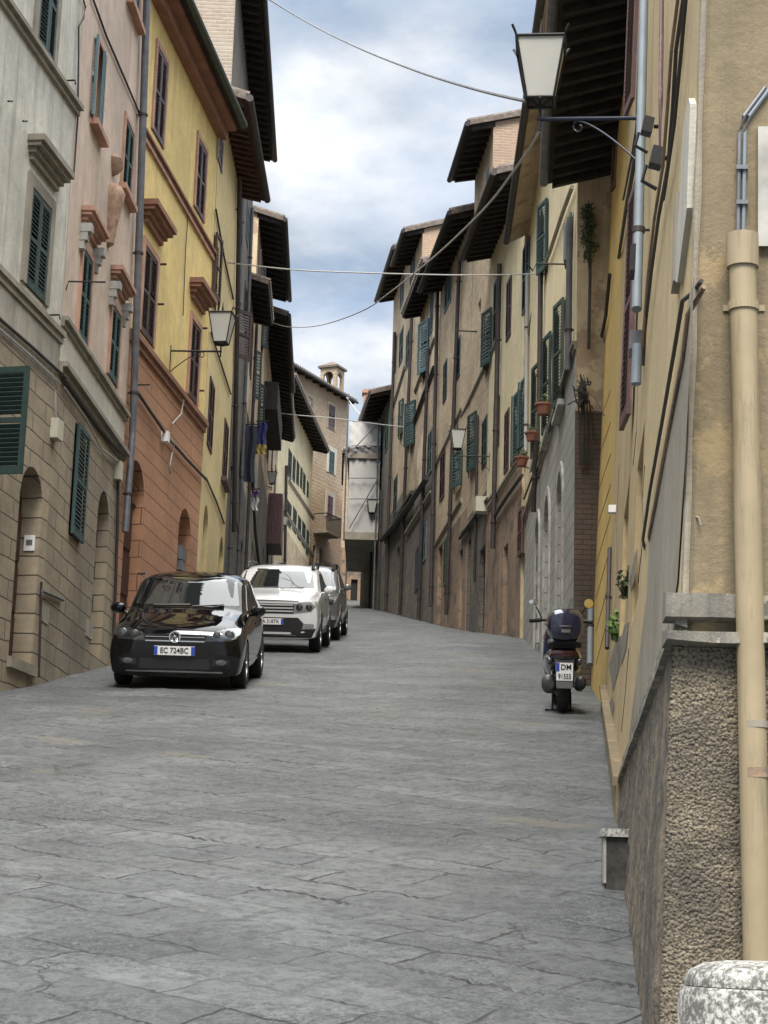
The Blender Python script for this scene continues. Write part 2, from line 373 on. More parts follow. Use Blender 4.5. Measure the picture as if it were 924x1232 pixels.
_h = mth(_t, 'ADD', mth(_t, 'MULTIPLY', _mid, 1.0), mth(_t, 'ADD', mth(_t, 'ADD', mth(_t, 'MULTIPLY', _fin, .5), mth(_t, 'MULTIPLY', mth(_t, 'MULTIPLY', _grit, _rgh), .25)), mth(_t, 'MULTIPLY', _crk, -.7)))
put(_t, _b, _c, mth(_t, 'ADD', mth(_t, 'MULTIPLY', _fin, .25), .5), _h, 1.0, .05)
# ------------------------------------------------------------------ walls
class Wall:
    def __init__(s, A, h, side, k=0.0):
        s.A = Vector((A[0], A[1], 0)); s.k = k
        s.d = Vector((h, 1, 0)).normalized()
        s.N = Vector((1, -h, 0)).normalized() * (1 if side == 'L' else -1)
    def P(s, u, z, n=0.0):
        return s.A + s.d * u + s.N * (n - s.k * z) + Vector((0, 0, z))
    def q(s, px, py, off=0.0):
        r = Vector(ray(px, py))
        rn = r.dot(s.N)
        t = (s.A.dot(s.N) + off - EYE * s.k) / (rn + s.k * r.z)
        p = r * t; z = EYE + p.z
        return ((p - s.A).dot(s.d), z)
    def u(s, Y): return (Y - s.A.y) / s.d.y
def O(W, xl, xr, yt, yb, kind='sh', **kw):
    ym = (yt + yb) / 2; xm = (xl + xr) / 2
    a, b = sorted((W.q(xl, ym)[0], W.q(xr, ym)[0]))
    z1, z0 = W.q(xm, yt)[1], W.q(xm, yb)[1]
    d = dict(u0=a, u1=b, z0=z0, z1=z1, kind=kind, rv=.14, arch=False, fill=None); d.update(kw)
    return d
def proj(p):
    X, Y, Z = p[0], p[1], p[2] - EYE
    f = Y * math.cos(PITCH) + Z * math.sin(PITCH); b = (-Y * math.sin(PITCH) + Z * math.cos(PITCH)) / f * FPX; a = X / f * FPX
    return 462 + a * math.cos(ROLL) + b * math.sin(ROLL), 616 + a * math.sin(ROLL) - b * math.cos(ROLL)
def ajar(W, xh, xf, yt, yb, w, col, pitch=.09, wide=2.0, second=8, **kw):
    """window whose near leaf stands open: hinge at photo x xh, free edge at xf"""
    ym = (yt + yb) / 2; uh, zm = W.q(xh, ym); z1, z0 = W.q(xh, yt)[1], W.q(xh, yb)[1]
    lo, hi = 0.0, 85.0
    for _ in range(30):
        a = (lo + hi) / 2; p = W.P(uh + w * math.cos(rad(a)), zm, .02 + w * math.sin(rad(a)))
        if (proj(p)[0] > xf) == (W.N.x < 0): lo = a
        else: hi = a
    d = dict(u0=uh, u1=uh + wide * w, z0=z0, z1=z1, kind='sh', rv=.14, arch=False, fill=None, col=col, ang=(lo, second), lw=w, n0=.02, pitch=pitch); d.update(kw)
    return d
def outline(o):
    u0, u1, z0, z1 = o['u0'], o['u1'], o['z0'], o['z1']
    if not o['arch']: return [(u0, z0), (u1, z0), (u1, z1), (u0, z1)]
    ah = min((u1 - u0) / 2 * o.get('ar', 1), (z1 - z0) * .5); c = (u0 + u1) / 2; w = (u1 - u0) / 2
    return [(u0, z0), (u1, z0)] + [(c + w * math.cos(a), z1 - ah + ah * math.sin(a)) for a in [i * math.pi / 14 for i in range(15)]]
def facade(W, u0, u1, zb, zt, opens, zs, up, low):
    us = sorted({u0, u1} | {o[k] for o in opens for k in ('u0', 'u1')})
    zz = sorted({zb, zt} | ({zs} if zs else set()) | {o[k] for o in opens for k in ('z0', 'z1')})
    us = [a for a in us if u0 - 1e-6 <= a <= u1 + 1e-6]; zz = [a for a in zz if zb - 1e-6 <= a <= zt + 1e-6]
    for a, b in zip(us, us[1:]):
        for c, d in zip(zz, zz[1:]):
            if b - a < 1e-4 or d - c < 1e-4: continue
            m = ((a + b) / 2, (c + d) / 2)
            if any(o['u0'] < m[0] < o['u1'] and o['z0'] < m[1] < o['z1'] for o in opens): continue
            q = [(a, c), (b, c), (b, d), (a, d)]
            (low if zs and m[1] < zs else up).face([W.P(x, z) for x, z in q], 0, q)
    for o in opens:
        mb = low if zs and (o['z0'] + o['z1']) / 2 < zs else up
        ol = outline(o); rv = o['rv']
        for (x0, y0), (x1, y1) in zip(ol, ol[1:] + ol[:1]):
            mb.face([W.P(x0, y0), W.P(x1, y1), W.P(x1, y1, -rv), W.P(x0, y0, -rv)], 0, [(x0, y0), (x1, y1), (x1 + rv, y1 + .01), (x0 + rv, y0)])
        if o['arch']:
            arc = ol[2:]; k = len(arc) // 2
            for cu, part in ((o['u1'], arc[:k + 1]), (o['u0'], arc[k:])):
                for p, r in zip(part, part[1:]):
                    t = [(cu, o['z1']), p, r]
                    if abs((p[0] - cu) * (r[1] - o['z1']) - (r[0] - cu) * (p[1] - o['z1'])) < 1e-7: continue
                    mb.face([W.P(*x) for x in t], 0, t)
def leaf_mb(W, uh, sgn, z0, z1, w, ang, n0, pitch=.06, solid=False):
    mb = MB(); ca, sa = math.cos(rad(ang)), math.sin(rad(ang))
    def f(s, z, t): return W.P(uh + sgn * (s * ca - t * sa), z, n0 + s * sa + t * ca)
    st = min(.06, w * .2); T = .038
    mb.box(f, (0, st), (z0, z1), (0, T)); mb.box(f, (w - st, w), (z0, z1), (0, T))
    for a, b in ((z0, z0 + .09), (z1 - .07, z1), ((z0 + z1) / 2 - .03, (z0 + z1) / 2 + .03)):
        mb.box(f, (st, w - st), (a, b), (.002, T - .002))
    if solid:
        mb.box(f, (st, w - st), (z0 + .09, z1 - .07), (.01, .024)); return mb
    z = z0 + .1
    while z < z1 - .1:
        if abs(z - (z0 + z1) / 2) > .05:
            h = pitch * .74
            q = [(.003, z + h), (.008, z + h + .008), (T - .001, z + .008), (T - .006, z)]
            P0 = [f(st, zz, t) for t, zz in q]; P1 = [f(w - st, zz, t) for t, zz in q]
            for i in range(4):
                j = (i + 1) % 4; mb.face([P0[i], P1[i], P1[j], P0[j]])
        z += pitch
    return mb
def wbox(W, u, z, n):
    mb = MB(); mb.box(lambda a, b, c: W.P(a, b, c), u, z, n); return mb
def hood(W, u0, u1, z, mat, win, corb=None, s=1.0):
    mb = MB()
    for e, n, a, b in ((.0, .05, 0, .07), (.04, .09, .07, .13), (.08, .15, .13, .18), (.10, .19, .18, .25)):
        mb.box(lambda x, y, c: W.P(x, y, c), (u0 - e * s, u1 + e * s), (z + a * s, z + b * s), (-.02, n * s))
    mb.obj('hood_mould', mat, win)
    if corb:
        for uc in (u0 - .02, u1 + .02):
            cb = MB()
            for k, (a, b, n) in enumerate(((-.12, 0, .16), (-.24, -.12, .11), (-.36, -.24, .07))):
                cb.box(lambda x, y, c: W.P(x, y, c), (uc - .07 + k * .008, uc + .07 - k * .008), (z + a, z + b), (-.01, n))
            cb.obj('corbel', corb, win)
def put_window(W, root, o):
    ol = outline(o); rv = o['rv'] - .002; kind = o['kind']
    fill = o['fill'] or {'sh': m_dark, 'glass': m_glass, 'door': m_door, 'blind': m_greyl}[kind]
    mb = MB(); c = (sum(p[0] for p in ol) / len(ol), sum(p[1] for p in ol) / len(ol))
    for p, r in zip(ol, ol[1:] + ol[:1]): mb.face([W.P(c[0], c[1], -rv), W.P(p[0], p[1], -rv), W.P(r[0], r[1], -rv)], 0, [c, p, r])
    win = mb.obj({'door': 'door', 'blind': 'blocked_doorway'}.get(kind, 'window'), fill, root)
    u0, u1, z0, z1 = o['u0'], o['u1'], o['z0'], o['z1']; w = u1 - u0
    if kind == 'glass' or o.get('frame'):
        fb = MB(); f = lambda a, b, c: W.P(a, b, c)
        for a, b in ((u0, u0 + .05), (u1 - .05, u1), ((u0 + u1) / 2 - .03, (u0 + u1) / 2 + .03)): fb.box(f, (a, b), (z0, z1), (-rv + .004, -rv + .05))
        for zc in (z0 + .03, z0 + (z1 - z0) * .62, z1 - .03): fb.box(f, (u0 + .05, u1 - .05), (zc - .03, zc + .03), (-rv + .006, -rv + .046))
        fb.obj('frame', o.get('fmat', m_whitep), win)
    if kind == 'door':
        pb = MB(); f = lambda a, b, c: W.P(a, b, c); h = z1 - z0 - (w / 2 if o['arch'] else 0)
        for i in range(2):
            a, b = (u0 + .05, u0 + w / 2 - .02) if i == 0 else (u0 + w / 2 + .02, u1 - .05)
            if b - a < .1: continue
            for q0, q1 in ((.05, .3), (.34, .62), (.66, .97)):
                pb.box(f, (a, b), (z0 + h * q0, z0 + h * q1), (-rv, -rv + .03))
        pb.obj('door_panel', fill, win)
    if kind == 'sh':
        col = o.get('col', m_teal); n0 = o.get('n0', -.012); a1, a2 = o.get('ang', (0, 0)); p = o.get('pitch', .06)
        if o.get('leaves', 2) == 1:
            x = leaf_mb(W, u1 if o.get('hinge') == 1 else u0, -1 if o.get('hinge') == 1 else 1, z0 + .01, z1 - .01, w - .01, a1, n0, p, o.get('solid'))
            x.obj('shutter', col, win)
        else:
            if a1 is not None: leaf_mb(W, u0 + .004, 1, z0 + .01, z1 - .01, o.get('lw', w / 2 - .008), a1, n0, p, o.get('solid')).obj('shutter', col, win)
            if a2 is not None: leaf_mb(W, u1 - .004, -1, z0 + .01, z1 - .01, w / 2 - .008, a2, n0, p, o.get('solid')).obj('shutter', col, win)
    if o.get('sur'):
        fw = o.get('fw', .12); e = o.get('fe', .035); sb = MB(); f = lambda a, b, c: W.P(a, b, c)
        if o['arch']:
            for i in range(1, len(ol)):
                p, r = ol[i], ol[(i + 1) % len(ol)]
                cc = ((u0 + u1) / 2, z1 - w / 2)
                def out(pt):
                    if pt[1] <= cc[1] + 1e-4: return (pt[0] + (fw if pt[0] > cc[0] else -fw), pt[1])
                    v = Vector((pt[0] - cc[0], pt[1] - cc[1])); l = v.length
                    return (cc[0] + v.x * (l + fw) / l, cc[1] + v.y * (l + fw) / l)
                a, b = out(p), out(r)
                sb.face([W.P(*p, e), W.P(*r, e), W.P(*b, e), W.P(*a, e)])
                sb.face([W.P(*a, e), W.P(*b, e), W.P(*b, -.01), W.P(*a, -.01)])
                sb.face([W.P(*p, e), W.P(*r, e), W.P(*r, -.01), W.P(*p, -.01)])
        else:
            sb.box(f, (u0 - fw, u0), (z0, z1 + fw), (-.01, e)); sb.box(f, (u1, u1 + fw), (z0, z1 + fw), (-.01, e))
            sb.box(f, (u0, u1), (z1, z1 + fw), (-.01, e - .002))
        sb.obj('surround', o['sur'], win)
    if o.get('sill'):
        wbox(W, (u0 - .16, u1 + .16), (z0 - .09, z0 - .002), (-.02, .12)).obj('sill', o['sill'], win)
    if o.get('hood'): hood(W, u0 - .14, u1 + .14, z1 + o.get('hz', .22), o['hood'], win, o.get('corb'), o.get('hs', 1))
    return win
def roof_on(W, root, u0, u1, ze, over, depth, rmat=None, wmat=None, gut=None, rise=.3, eu=.12, spacing=.5, rafters=True):
    rmat = rmat or m_roof; wmat = wmat or m_wood; rd = depth * .5
    th = .13; mb = MB()
    prof = [(over, ze), (-rd, ze + rise * (over + rd)), (-depth - .2, ze + rise * (over + rd) - rise * (depth + .2 - rd))]
    up = [(n, z + th) for n, z in prof]
    ua, ub = u0 - eu, u1 + eu
    for i in range(2):
        mb.face([W.P(ua, prof[i][1], prof[i][0]), W.P(ub, prof[i][1], prof[i][0]), W.P(ub, prof[i + 1][1], prof[i + 1][0]), W.P(ua, prof[i + 1][1], prof[i + 1][0])], 1)
        mb.face([W.P(ua, up[i][1], up[i][0]), W.P(ub, up[i][1], up[i][0]), W.P(ub, up[i + 1][1], up[i + 1][0]), W.P(ua, up[i + 1][1], up[i + 1][0])], 0)
        for uu in (ua, ub):
            mb.face([W.P(uu, prof[i][1], prof[i][0]), W.P(uu, prof[i + 1][1], prof[i + 1][0]), W.P(uu, up[i + 1][1], up[i + 1][0]), W.P(uu, up[i][1], up[i][0])], 0)
    mb.face([W.P(ua, ze, over), W.P(ub, ze, over), W.P(ub, ze + th, over), W.P(ua, ze + th, over)], 0)
    # tile courses: half round ridges running down the slope
    n = max(2, int((ub - ua) / .24))
    for k in range(n):
        uc = ua + (k + .5) * (ub - ua) / n
        mb.tube([W.P(uc, up[0][1] + .01, up[0][0] + .05), W.P(uc, up[1][1] + .01, up[1][0])], .075, 6, 0)
    mb.obj('roof', [rmat, wmat], root)
    if rafters:
        n = max(2, int((u1 - u0) / spacing))
        for k in range(n + 1):
            rb = MB(); uc = u0 + .05 + (u1 - u0 - .1) * k / n
            pts = []
            for du in (-.05, .05):
                pts.append([W.P(uc + du, ze + rise * (over - nn) - dz, nn) for nn, dz in ((-.05, .002), (over - .06, .002), (over - .06, .10), (-.05, .14))])
            a, b = pts
            rb.face(a); rb.face(b)
            for i in range(4): rb.face([a[i], a[(i + 1) % 4], b[(i + 1) % 4], b[i]])
            rb.obj('rafter', wmat, root)
    if gut:
        gb = MB(); gb.tube([W.P(ua, ze + .03, over + .07), W.P(ub, ze + .03, over + .07)], .075, 10)
        gb.obj('gutter', gut, root)
def house(name, label, W, u0, u1, zb, ze, over, mat, mlow=None, zs=None, side=None, depth=6.0, opens=(), roof=True, cat='house', wmat=None, gut=None, eu=.12, rise=.3, rafters=True, ztop=None, spacing=.5, ru0=None):
    root = empty(name, tuple(W.P(u0, gz(*W.P(u0, 0).xy), 0)), label, cat)
    up, low, sd = MB(), MB(), MB()
    zt = ztop or (ze + rise * over)
    facade(W, u0, u1, zb, zt, list(opens), zs, up, low)
    rd = depth * .5; zr = zt + (rise * rd if roof else 0)
    ua, ub = u0 + .005, u1 - .005
    for uu in (ua, ub):
        q = [(0, zb), (0, zt), (-rd, zr), (-depth, zt), (-depth, zb)]
        sd.face([W.P(uu, z, n) for n, z in q], 0, q)
    q = [(ua, zb), (ub, zb), (ub, zt), (ua, zt)]
    sd.face([W.P(a, b, -depth) for a, b in q], 0, q)
    up.obj('wall', mat, root)
    if zs and low.f: low.obj('ground_floor_wall', mlow, root)
    sd.obj('side_wall', side or mat, root)
    for o in opens: put_window(W, root, o)
    if roof: roof_on(W, root, u0 if ru0 is None else ru0, u1, ze, over, depth, None, wmat, gut, rise, eu, spacing, rafters)
    else:
        mb = MB(); q = [(ua, 0), (ub, 0), (ub, -depth), (ua, -depth)]
        mb.face([W.P(a, zt, n) for a, n in q]); mb.obj('roof', m_roof, root)
    return root
def band(W, root, name, mat, p, q, h, n=.06, off=0):
    """moulded strip between two photo points (its top edge), real bar on the wall"""
    (u0, z0), (u1, z1) = W.q(*p), W.q(*q)
    mb = MB()
    def f(a, b, c):
        t = a; z = z0 + (z1 - z0) * t
        return W.P(u0 + (u1 - u0) * t, z - b, c)
    mb.box(f, (0, 1), (0, h * .45), (-.02, n)); mb.box(f, (0, 1), (h * .45 + .001, h), (-.02, n * .55))
    return mb.obj(name, mat, root)
def hband(W, root, name, mat, u0, u1, z, h, n=.06, steps=2):
    mb = MB(); f = lambda a, b, c: W.P(a, b, c)
    if steps == 2:
        mb.box(f, (u0, u1), (z - h * .45, z), (-.02, n)); mb.box(f, (u0, u1), (z - h, z - h * .45 - .001), (-.02, n * .5))
    else: mb.box(f, (u0, u1), (z - h, z), (-.02, n))
    return mb.obj(name, mat, root)
def wtube(W, pts, r, off, n=8, offs=None):
    P = []
    for i, (x, y) in enumerate(pts):
        u, z = W.q(x, y); P.append(W.P(u, z, offs[i] if offs else off))
    mb = MB(); mb.tube(P, r, n); return mb
def vpipe(W, root, px, py_top, py_bot, r, off, mat, name='drainpipe', brk=None, dz=1.6):
    u, z1 = W.q(px[0], py_top); u2, z0 = W.q(px[1], py_bot)
    mb = MB(); mb.tube([W.P(u, z1, off), W.P(u2, z0, off)], r, 10)
    o = mb.obj(name, mat, root, True)
    z = z0 + .6
    while z < z1:
        bb = MB()
        uu = u2 + (u - u2) * (z - z0) / (z1 - z0)
        bb.tube([W.P(uu, z, off), W.P(uu, z + .035, off)], r * 1.3, 10)
        bb.tube([W.P(uu, z + .018, off), W.P(uu, z + .018, -.02)], .012, 5)
        z += dz
        bb.obj('pipe_bracket', brk or m_piped, o, True)
    return o
def sag(p, q, s, n=16):
    p, q = Vector(p), Vector(q)
    return [p.lerp(q, i / n) - Vector((0, 0, 4 * s * (i / n) * (1 - i / n))) for i in range(n + 1)]
# ------------------------------------------------------------------ ground
_rnd = {}
def relief(X, Y):
    """worn slabs: each lies a little high, low or tilted, with a rounded sunk joint and a chiselled face"""
    c_, s_ = math.cos(rad(36)), math.sin(rad(36))
    wx = .10 * noise.noise(Vector((X * 1.7, Y * 1.7, 4))); wy = .10 * noise.noise(Vector((X * 1.7, Y * 1.7, 9)))
    x, y = (X + wx) * c_ - (Y + wy) * s_, (X + wx) * s_ + (Y + wy) * c_
    r = math.floor(y / .33); xo = x + (.45 * .74 if r % 2 else 0); k = math.floor(xo / .74)
    if (r, k) not in _rnd: _rnd[(r, k)] = (random.uniform(-.004, .004), random.uniform(-.010, .010), random.uniform(-.016, .016))
    h, tx, ty = _rnd[(r, k)]; fx, fy = xo / .74 - k, y / .33 - r
    e = min(min(fx, 1 - fx) * .74, min(fy, 1 - fy) * .33)
    z = h + tx * (fx - .5) + ty * (fy - .5) - .006 * max(0, 1 - e / .05) ** 2
    z += .006 * noise.noise(Vector((X * 3.1, Y * 3.1, 1))) + .0045 * noise.noise(Vector((X * 9, Y * 9, 2))) + .003 * noise.noise(Vector((X * 24, Y * 24, 3)))
    return z
def build_ground():
    def axis(pts):
        o = []
        for (a, b, n) in pts: o += [a + (b - a) * i / n for i in range(n)]
        return o + [pts[-1][1]]
    xs = axis([(-80, -8, 8), (-8, -5.6, 6), (-5.6, 4.0, 240), (4.0, 8, 8), (8, 80, 8)]); ys = [-60, -30, -10, 0, 3, 5]
    while ys[-1] < 110: ys.append(ys[-1] + max(.03, .0042 * ys[-1]))
    ys += [120, 140, 180, 240, 320]
    me = bpy.data.meshes.new('street_paving')
    V = [(x, y, gz(x, y) + .012 * noise.noise(Vector((x * .5, y * .5, 0))) + (relief(x, y) if -5.6 <= x <= 4.0 and 5 < y < 75 else 0)) for y in ys for x in xs]
    nx = len(xs)
    F = [(j * nx + i, j * nx + i + 1, (j + 1) * nx + i + 1, (j + 1) * nx + i) for j in range(len(ys) - 1) for i in range(nx - 1)]
    me.from_pydata(V, [], F); me.materials.append(m_pave)
    me.polygons.foreach_set('use_smooth', [True] * len(F)); me.update()
    o = bpy.data.objects.new('road', me); COL.objects.link(o)
    o['kind'] = 'structure'
build_ground()
# ------------------------------------------------------------------ LEFT ROW
WG = Wall((-4.47, 22.09), .135, 'L'); WP = Wall((-4.29, 23.40), .04, 'L'); WO = Wall((-4.10, 28.30), .115, 'L')
W3 = Wall((-3.43, 34.07), .01, 'L')
WT = Wall((-3.73, 39.19), -.025, 'L')
WC = Wall((-4.9, 80.0), .085, 'L'); WD = Wall((-3.3, 98.0), .47, 'L')
# grey house
zst = WG.q(30, 432)[1]
og = [O(WG, 46, 68, -73, 74, col=m_greend, sur=m_band, fw=.13, ang=(5, 5), pitch=.055),
      O(WG, 32, 57, 233, 358, col=m_greend, sur=m_band, fw=.15, pitch=.055, hood=m_band, hz=.3, hs=1.15),
      O(WG, 18, 46, 556, 800, 'door', arch=True, rv=.27, fill=m_door)]
h = house('grey_house', 'grey plastered house at the left edge, with olive stone blocks below', WG, -12, WG.u(23.40), -1, 17, .6, m_greyp, m_olive, zst, opens=og, depth=7)
ztop = WG.q(45, 58)[1]; hband(WG, h, 'string_course', m_band, -12, WG.u(23.40) + .06, ztop, .14, .10)
zl = WG.q(35, 362 - 0)[1]; hband(WG, h, 'sill_band', m_band, -12, WG.u(23.40) + .05, zl + .02, .16, .07)
lowp = MB(); q = [(-12, zst + .005), (WG.u(23.395), zst + .005), (WG.u(23.395), zl - .15), (-12, zl - .15)]
lowp.face([WG.P(a, b, .006) for a, b in q], 0, q); lowp.obj('lower_plaster', m_greyl, h)
u0, zz = WG.q(32, 800); wbox(WG, (og[2]['u0'] - .05, og[2]['u1'] + .1), (og[2]['z0'] - .12, og[2]['z0'] + .01), (-.26, .06)).obj('doorstep', m_band, h)
wtube(WG, [(-20, 368), (0, 387), (36, 418), (70, 449)], .022, .035).obj('cable_bundle', m_cable, h, True)
wtube(WG, [(-20, 380), (0, 399), (36, 430), (70, 462)], .012, .03).obj('cable', m_cablew, h, True)
for xa, ya in ((0, 122), (18, 146)): wtube(WG, [(xa, ya), (xa + 5, ya)], .012, .1).obj('wall_hook', m_iron, h)
for xa, ya in ((77, 101), (58, 382)):
    u, z = WG.q(xa, ya); mb = MB(); mb.tube([WG.P(u - .1, z, 0), WG.P(u - .1, z, .18), WG.P(u - .1, z - .06, .19)], .012, 6); mb.obj('wall_hook', m_iron, h)
# plaque on the far jamb of the arched door
o = og[2]; pz = WG.q(36, 646)[1]
mb = MB(); mb.box(lambda a, b, c: WG.P(o['u1'] - c, b, a), (-.20, -.06), (pz - .10, pz + .10), (.004, .02)); pl = mb.obj('house_plaque', m_whitep, h)
mb = MB(); mb.box(lambda a, b, c: WG.P(o['u1'] - c, b, a), (-.17, -.09), (pz - .03, pz + .04), (.02, .024)); mb.obj('plaque_mark', m_pipes, pl)
u, z = WG.q(64, 517); wbox(WG, (u - .12, u + .12), (z - .13, z + .13), (-.01, .10)).obj('junction_box', m_box, h)
wtube(WG, [(64, 470), (64, 490), (65, 507)], .012, .03).obj('cable', m_cablew, h, True)
wtube(WG, [(47, 700), (46, 740), (44, 815)], .016, .03).obj('thin_pipe', m_piped, h, True)
# the wide open leaf in the left foreground, its window is outside the picture
u0, z1 = WG.q(-6, 436); u1, z0 = WG.q(-2, 556)
mb = leaf_mb(WG, WG.u(20.8), -1, 6.37, 7.64, .52, 83, .02, .055); mb.obj('open_shutter', m_greend, h)
# pink house
zb1 = WP.q(110, 493)[1]; zb2 = WP.q(110, 438)[1]
op = [O(WP, 113.5, 123, 52, 163, col=m_bluet, sur=m_pinktrim, fw=.05, sill=m_pinktrim, ang=(163, 8), n0=.0),
      O(WP, 147, 158, 146, 240, col=m_teal, sur=m_pinktrim, fw=.07, sill=m_pinktrim),
      O(WP, 156, 168, -80, 24, col=m_bluet, sur=m_pinktrim, fw=.07, sill=m_pinktrim, ang=(4, 4)),
      O(WP, 95, 107, 300, 416, col=m_teal, sur=m_pinktrim, fw=.08, hood=m_pinktrim, corb=m_whitest, hz=.26),
      O(WP, 131, 142, 368, 462, col=m_teal, sur=m_pinktrim, fw=.08, hood=m_pinktrim, corb=m_whitest, hz=.26),
      O(WP, 86, 100, 510, 653, col=m_teal, leaves=1, n0=.03),
      O(WP, 113, 127, 584, 794, 'blind', arch=True, rv=.3, fill=m_greyl)]
upk = WP.u(28.30)
h = house('pink_house', 'narrow salmon pink plastered house with two hooded windows, between grey and yellow houses', WP, 0, upk, -1, 18.2, .6, m_pink, m_olive, zb1 - .02, opens=op, depth=7)
q = [(0.004, zb1), (upk - .004, zb1), (upk - .004, zb2), (0.004, zb2)]; mb = MB(); mb.face([WP.P(a, b, .006) for a, b in q], 0, q); mb.obj('pale_band', m_white, h)
hband(WP, h, 'upper_moulding', m_band, .0, upk, zb2 + .03, .13, .09); hband(WP, h, 'lower_moulding', m_band, .0, upk, zb1 + .03, .15, .12)
wtube(WP, [(73, 456), (110, 508), (128, 530), (147, 552)], .024, .05).obj('cable_bundle', m_cable, h, True)
wtube(WP, [(73, 466), (100, 505), (118, 540), (140, 556)], .014, .05).obj('cable', m_cablew, h, True)
wtube(WP, [(108, -5), (125, 42), (150, 100), (167, 140)], .018, .03).obj('cable', m_cable, h, True)
wtube(WP, [(97, -5), (101, 8), (99, 22), (93, 32), (92, 140), (87, 210)], .012, .02).obj('cable', m_cable, h, True)
u, z = WP.q(139, 567); wbox(WP, (u - .1, u + .1), (z - .14, z + .14), (-.01, .1)).obj('junction_box', m_box, h)
wtube(WP, [(139, 577), (138, 640), (136, 700), (133, 780)], .025, .04).obj('thin_pipe', m_piped, h, True)
u, z = WP.q(100, 372); u = WP.q(77, 381)[0]; mb = MB(); mb.tube([WP.P(u, z - .12, .0), WP.P(u, z, .03), WP.P(u, z + .0, .52)], .012, 6); mb.obj('iron_rod', m_iron, h)
for (a, b, c, d) in ((50, 57, 725, 752), (104, 110, 745, 770)):
    ua, za = WP.q(a, c); ub, zb_ = WP.q(b, d); wbox(WP, (ua, ub), (min(za, zb_), max(za, zb_)), (-.01, .012)).obj('meter_door', m_greyl, h)
wtube(WP, [(48, 711), (60, 716), (73, 722)], .022, .03).obj('conduit', m_pipes, h, True)
# worn relief on the pink wall
mb = MB(); u, z = WP.q(133, 240)
prof = [(0.02, -.75), (.10, -.7), (.13, -.4), (.19, -.1), (.22, .08), (.16, .2), (.02, .24)]
mb.lathe(WP.P(u, z, .0), prof, 12, 'z', 0, 1.0)
mb.lathe(WP.P(u + .02, z + .52, .0), [(.01, -.14), (.08, -.1), (.15, .0), (.17, .1), (.12, .16), (.01, .17)], 12)
mb.v = [v + Vector((.03 * noise.noise(v * 6), 0, .02 * noise.noise(v * 8))) for v in mb.v]
rl = mb.obj('stone_relief', m_relief, h, True); 
# drainpipe between pink and yellow
vpipe(WP, h, (169.5, 152), -8, 520, .06, .10, m_pipes, dz=2.2)
vpipe(WP, h, (152, 143), 520, 640, .055, .10, m_pipes, dz=2.2)
# yellow / terracotta house
zc = WO.q(205, 471)[1]
oy = [O(WO, 185, 198, 60, 172, col=m_brownw, sur=m_pinktrim, fw=.09),
      O(WO, 235, 246, 170, 262, col=m_brownw, sur=m_pinktrim, fw=.09),
      O(WO, 170, 186, 300, 411, col=m_brown, sur=m_pinktrim, fw=.11, hood=m_terra, hz=.34, hs=1.35),
      O(WO, 227, 238, 386, 484, col=m_brown, sur=m_pinktrim, fw=.11, hood=m_terra, hz=.34, hs=1.35),
      O(WO, 148, 170, 548, 775, 'door', arch=True, rv=.2, fill=m_door),
      O(WO, 212, 227, 608, 775, 'blind', arch=True, rv=.3, fill=m_org)]
uy = WO.u(34.07)
h = house('yellow_house', 'yellow house with maroon shutters over a terracotta rusticated ground floor', WO, .02, uy, -1, 16.5, .42, m_yel, m_org, zc, opens=oy, depth=8, gut=m_gutg, rafters=False, rise=.24, eu=.02)
hband(WO, h, 'cornice', m_terra, .02, uy, 16.56, .34, .34)
hband(WO, h, 'lower_string_course', m_terra, .02, uy, WO.q(205, 457)[1], WO.q(205, 457)[1] - zc, .10)
zz = WO.q(210, 222)[1]; hband(WO, h, 'upper_string_course', m_terra, .02, uy, zz, .11, .08); hband(WO, h, 'upper_string_course', m_pinktrim, .02, uy, zz - .13, .05, .05, 1)
wtube(WO, [(158, 466), (178, 496), (200, 528), (222, 553), (246, 578)], .026, .05).obj('cable_bundle', m_cable, h, True)
wtube(WO, [(200, 528), (205, 535), (203, 545), (199, 560), (200, 570)], .016, .07).obj('cable', m_cablew, h, True)
wtube(WO, [(217, 480), (214, 498), (203, 510)], .013, .06).obj('cable', m_cablew, h, True)
wtube(WO, [(226, 246), (222, 300), (219, 380)], .008, .02).obj('cable', m_cable, h, True)
u, z = WO.q(195, 525); wbox(WO, (u - .07, u + .07), (z - .1, z + .08), (0, .12)).obj('junction_box', m_whitep, h)
u, z = WO.q(158, 463); mb = MB(); mb.tube([WO.P(u, z, 0), WO.P(u, z, .3)], .012, 6); mb.obj('iron_rod', m_iron, h)
o = oy[5]; 
for (ya, yb, dep) in ((655, 673, .12), (674, 686, .10)):
    za, zb_ = WO.q(218, ya)[1], WO.q(218, yb)[1]
    mb = MB(); mb.box(lambda a, b, c: WO.P(o['u0'] + .3 + a, b, c), (0, .36), (zb_, za), (-.12, .02)); mb.obj('letter_box', m_pipes, h)
# iron fanlight inside the arched door
o = oy[4]; mb = MB(); cu, cz = (o['u0'] + o['u1']) / 2, o['z1'] - .62
for k in range(7):
    a = math.pi * k / 6; mb.tube([WO.P(cu, cz, -.15), WO.P(cu + .5 * math.cos(a), cz + .5 * math.sin(a), -.15)], .012, 5)
mb.tube([WO.P(o['u0'], cz, -.15), WO.P(o['u1'], cz, -.15)], .02, 5); mb.obj('fanlight', m_iron, h)
for xa, ya in ((192, 318), (242, 395), (189, 366), (238, 470), (166, 690)):
    u, z = WO.q(xa, ya); mb = MB(); mb.tube([WO.P(u, z, 0), WO.P(u, z, .12)], .02, 6); mb.obj('shutter_stay', m_brown, h)
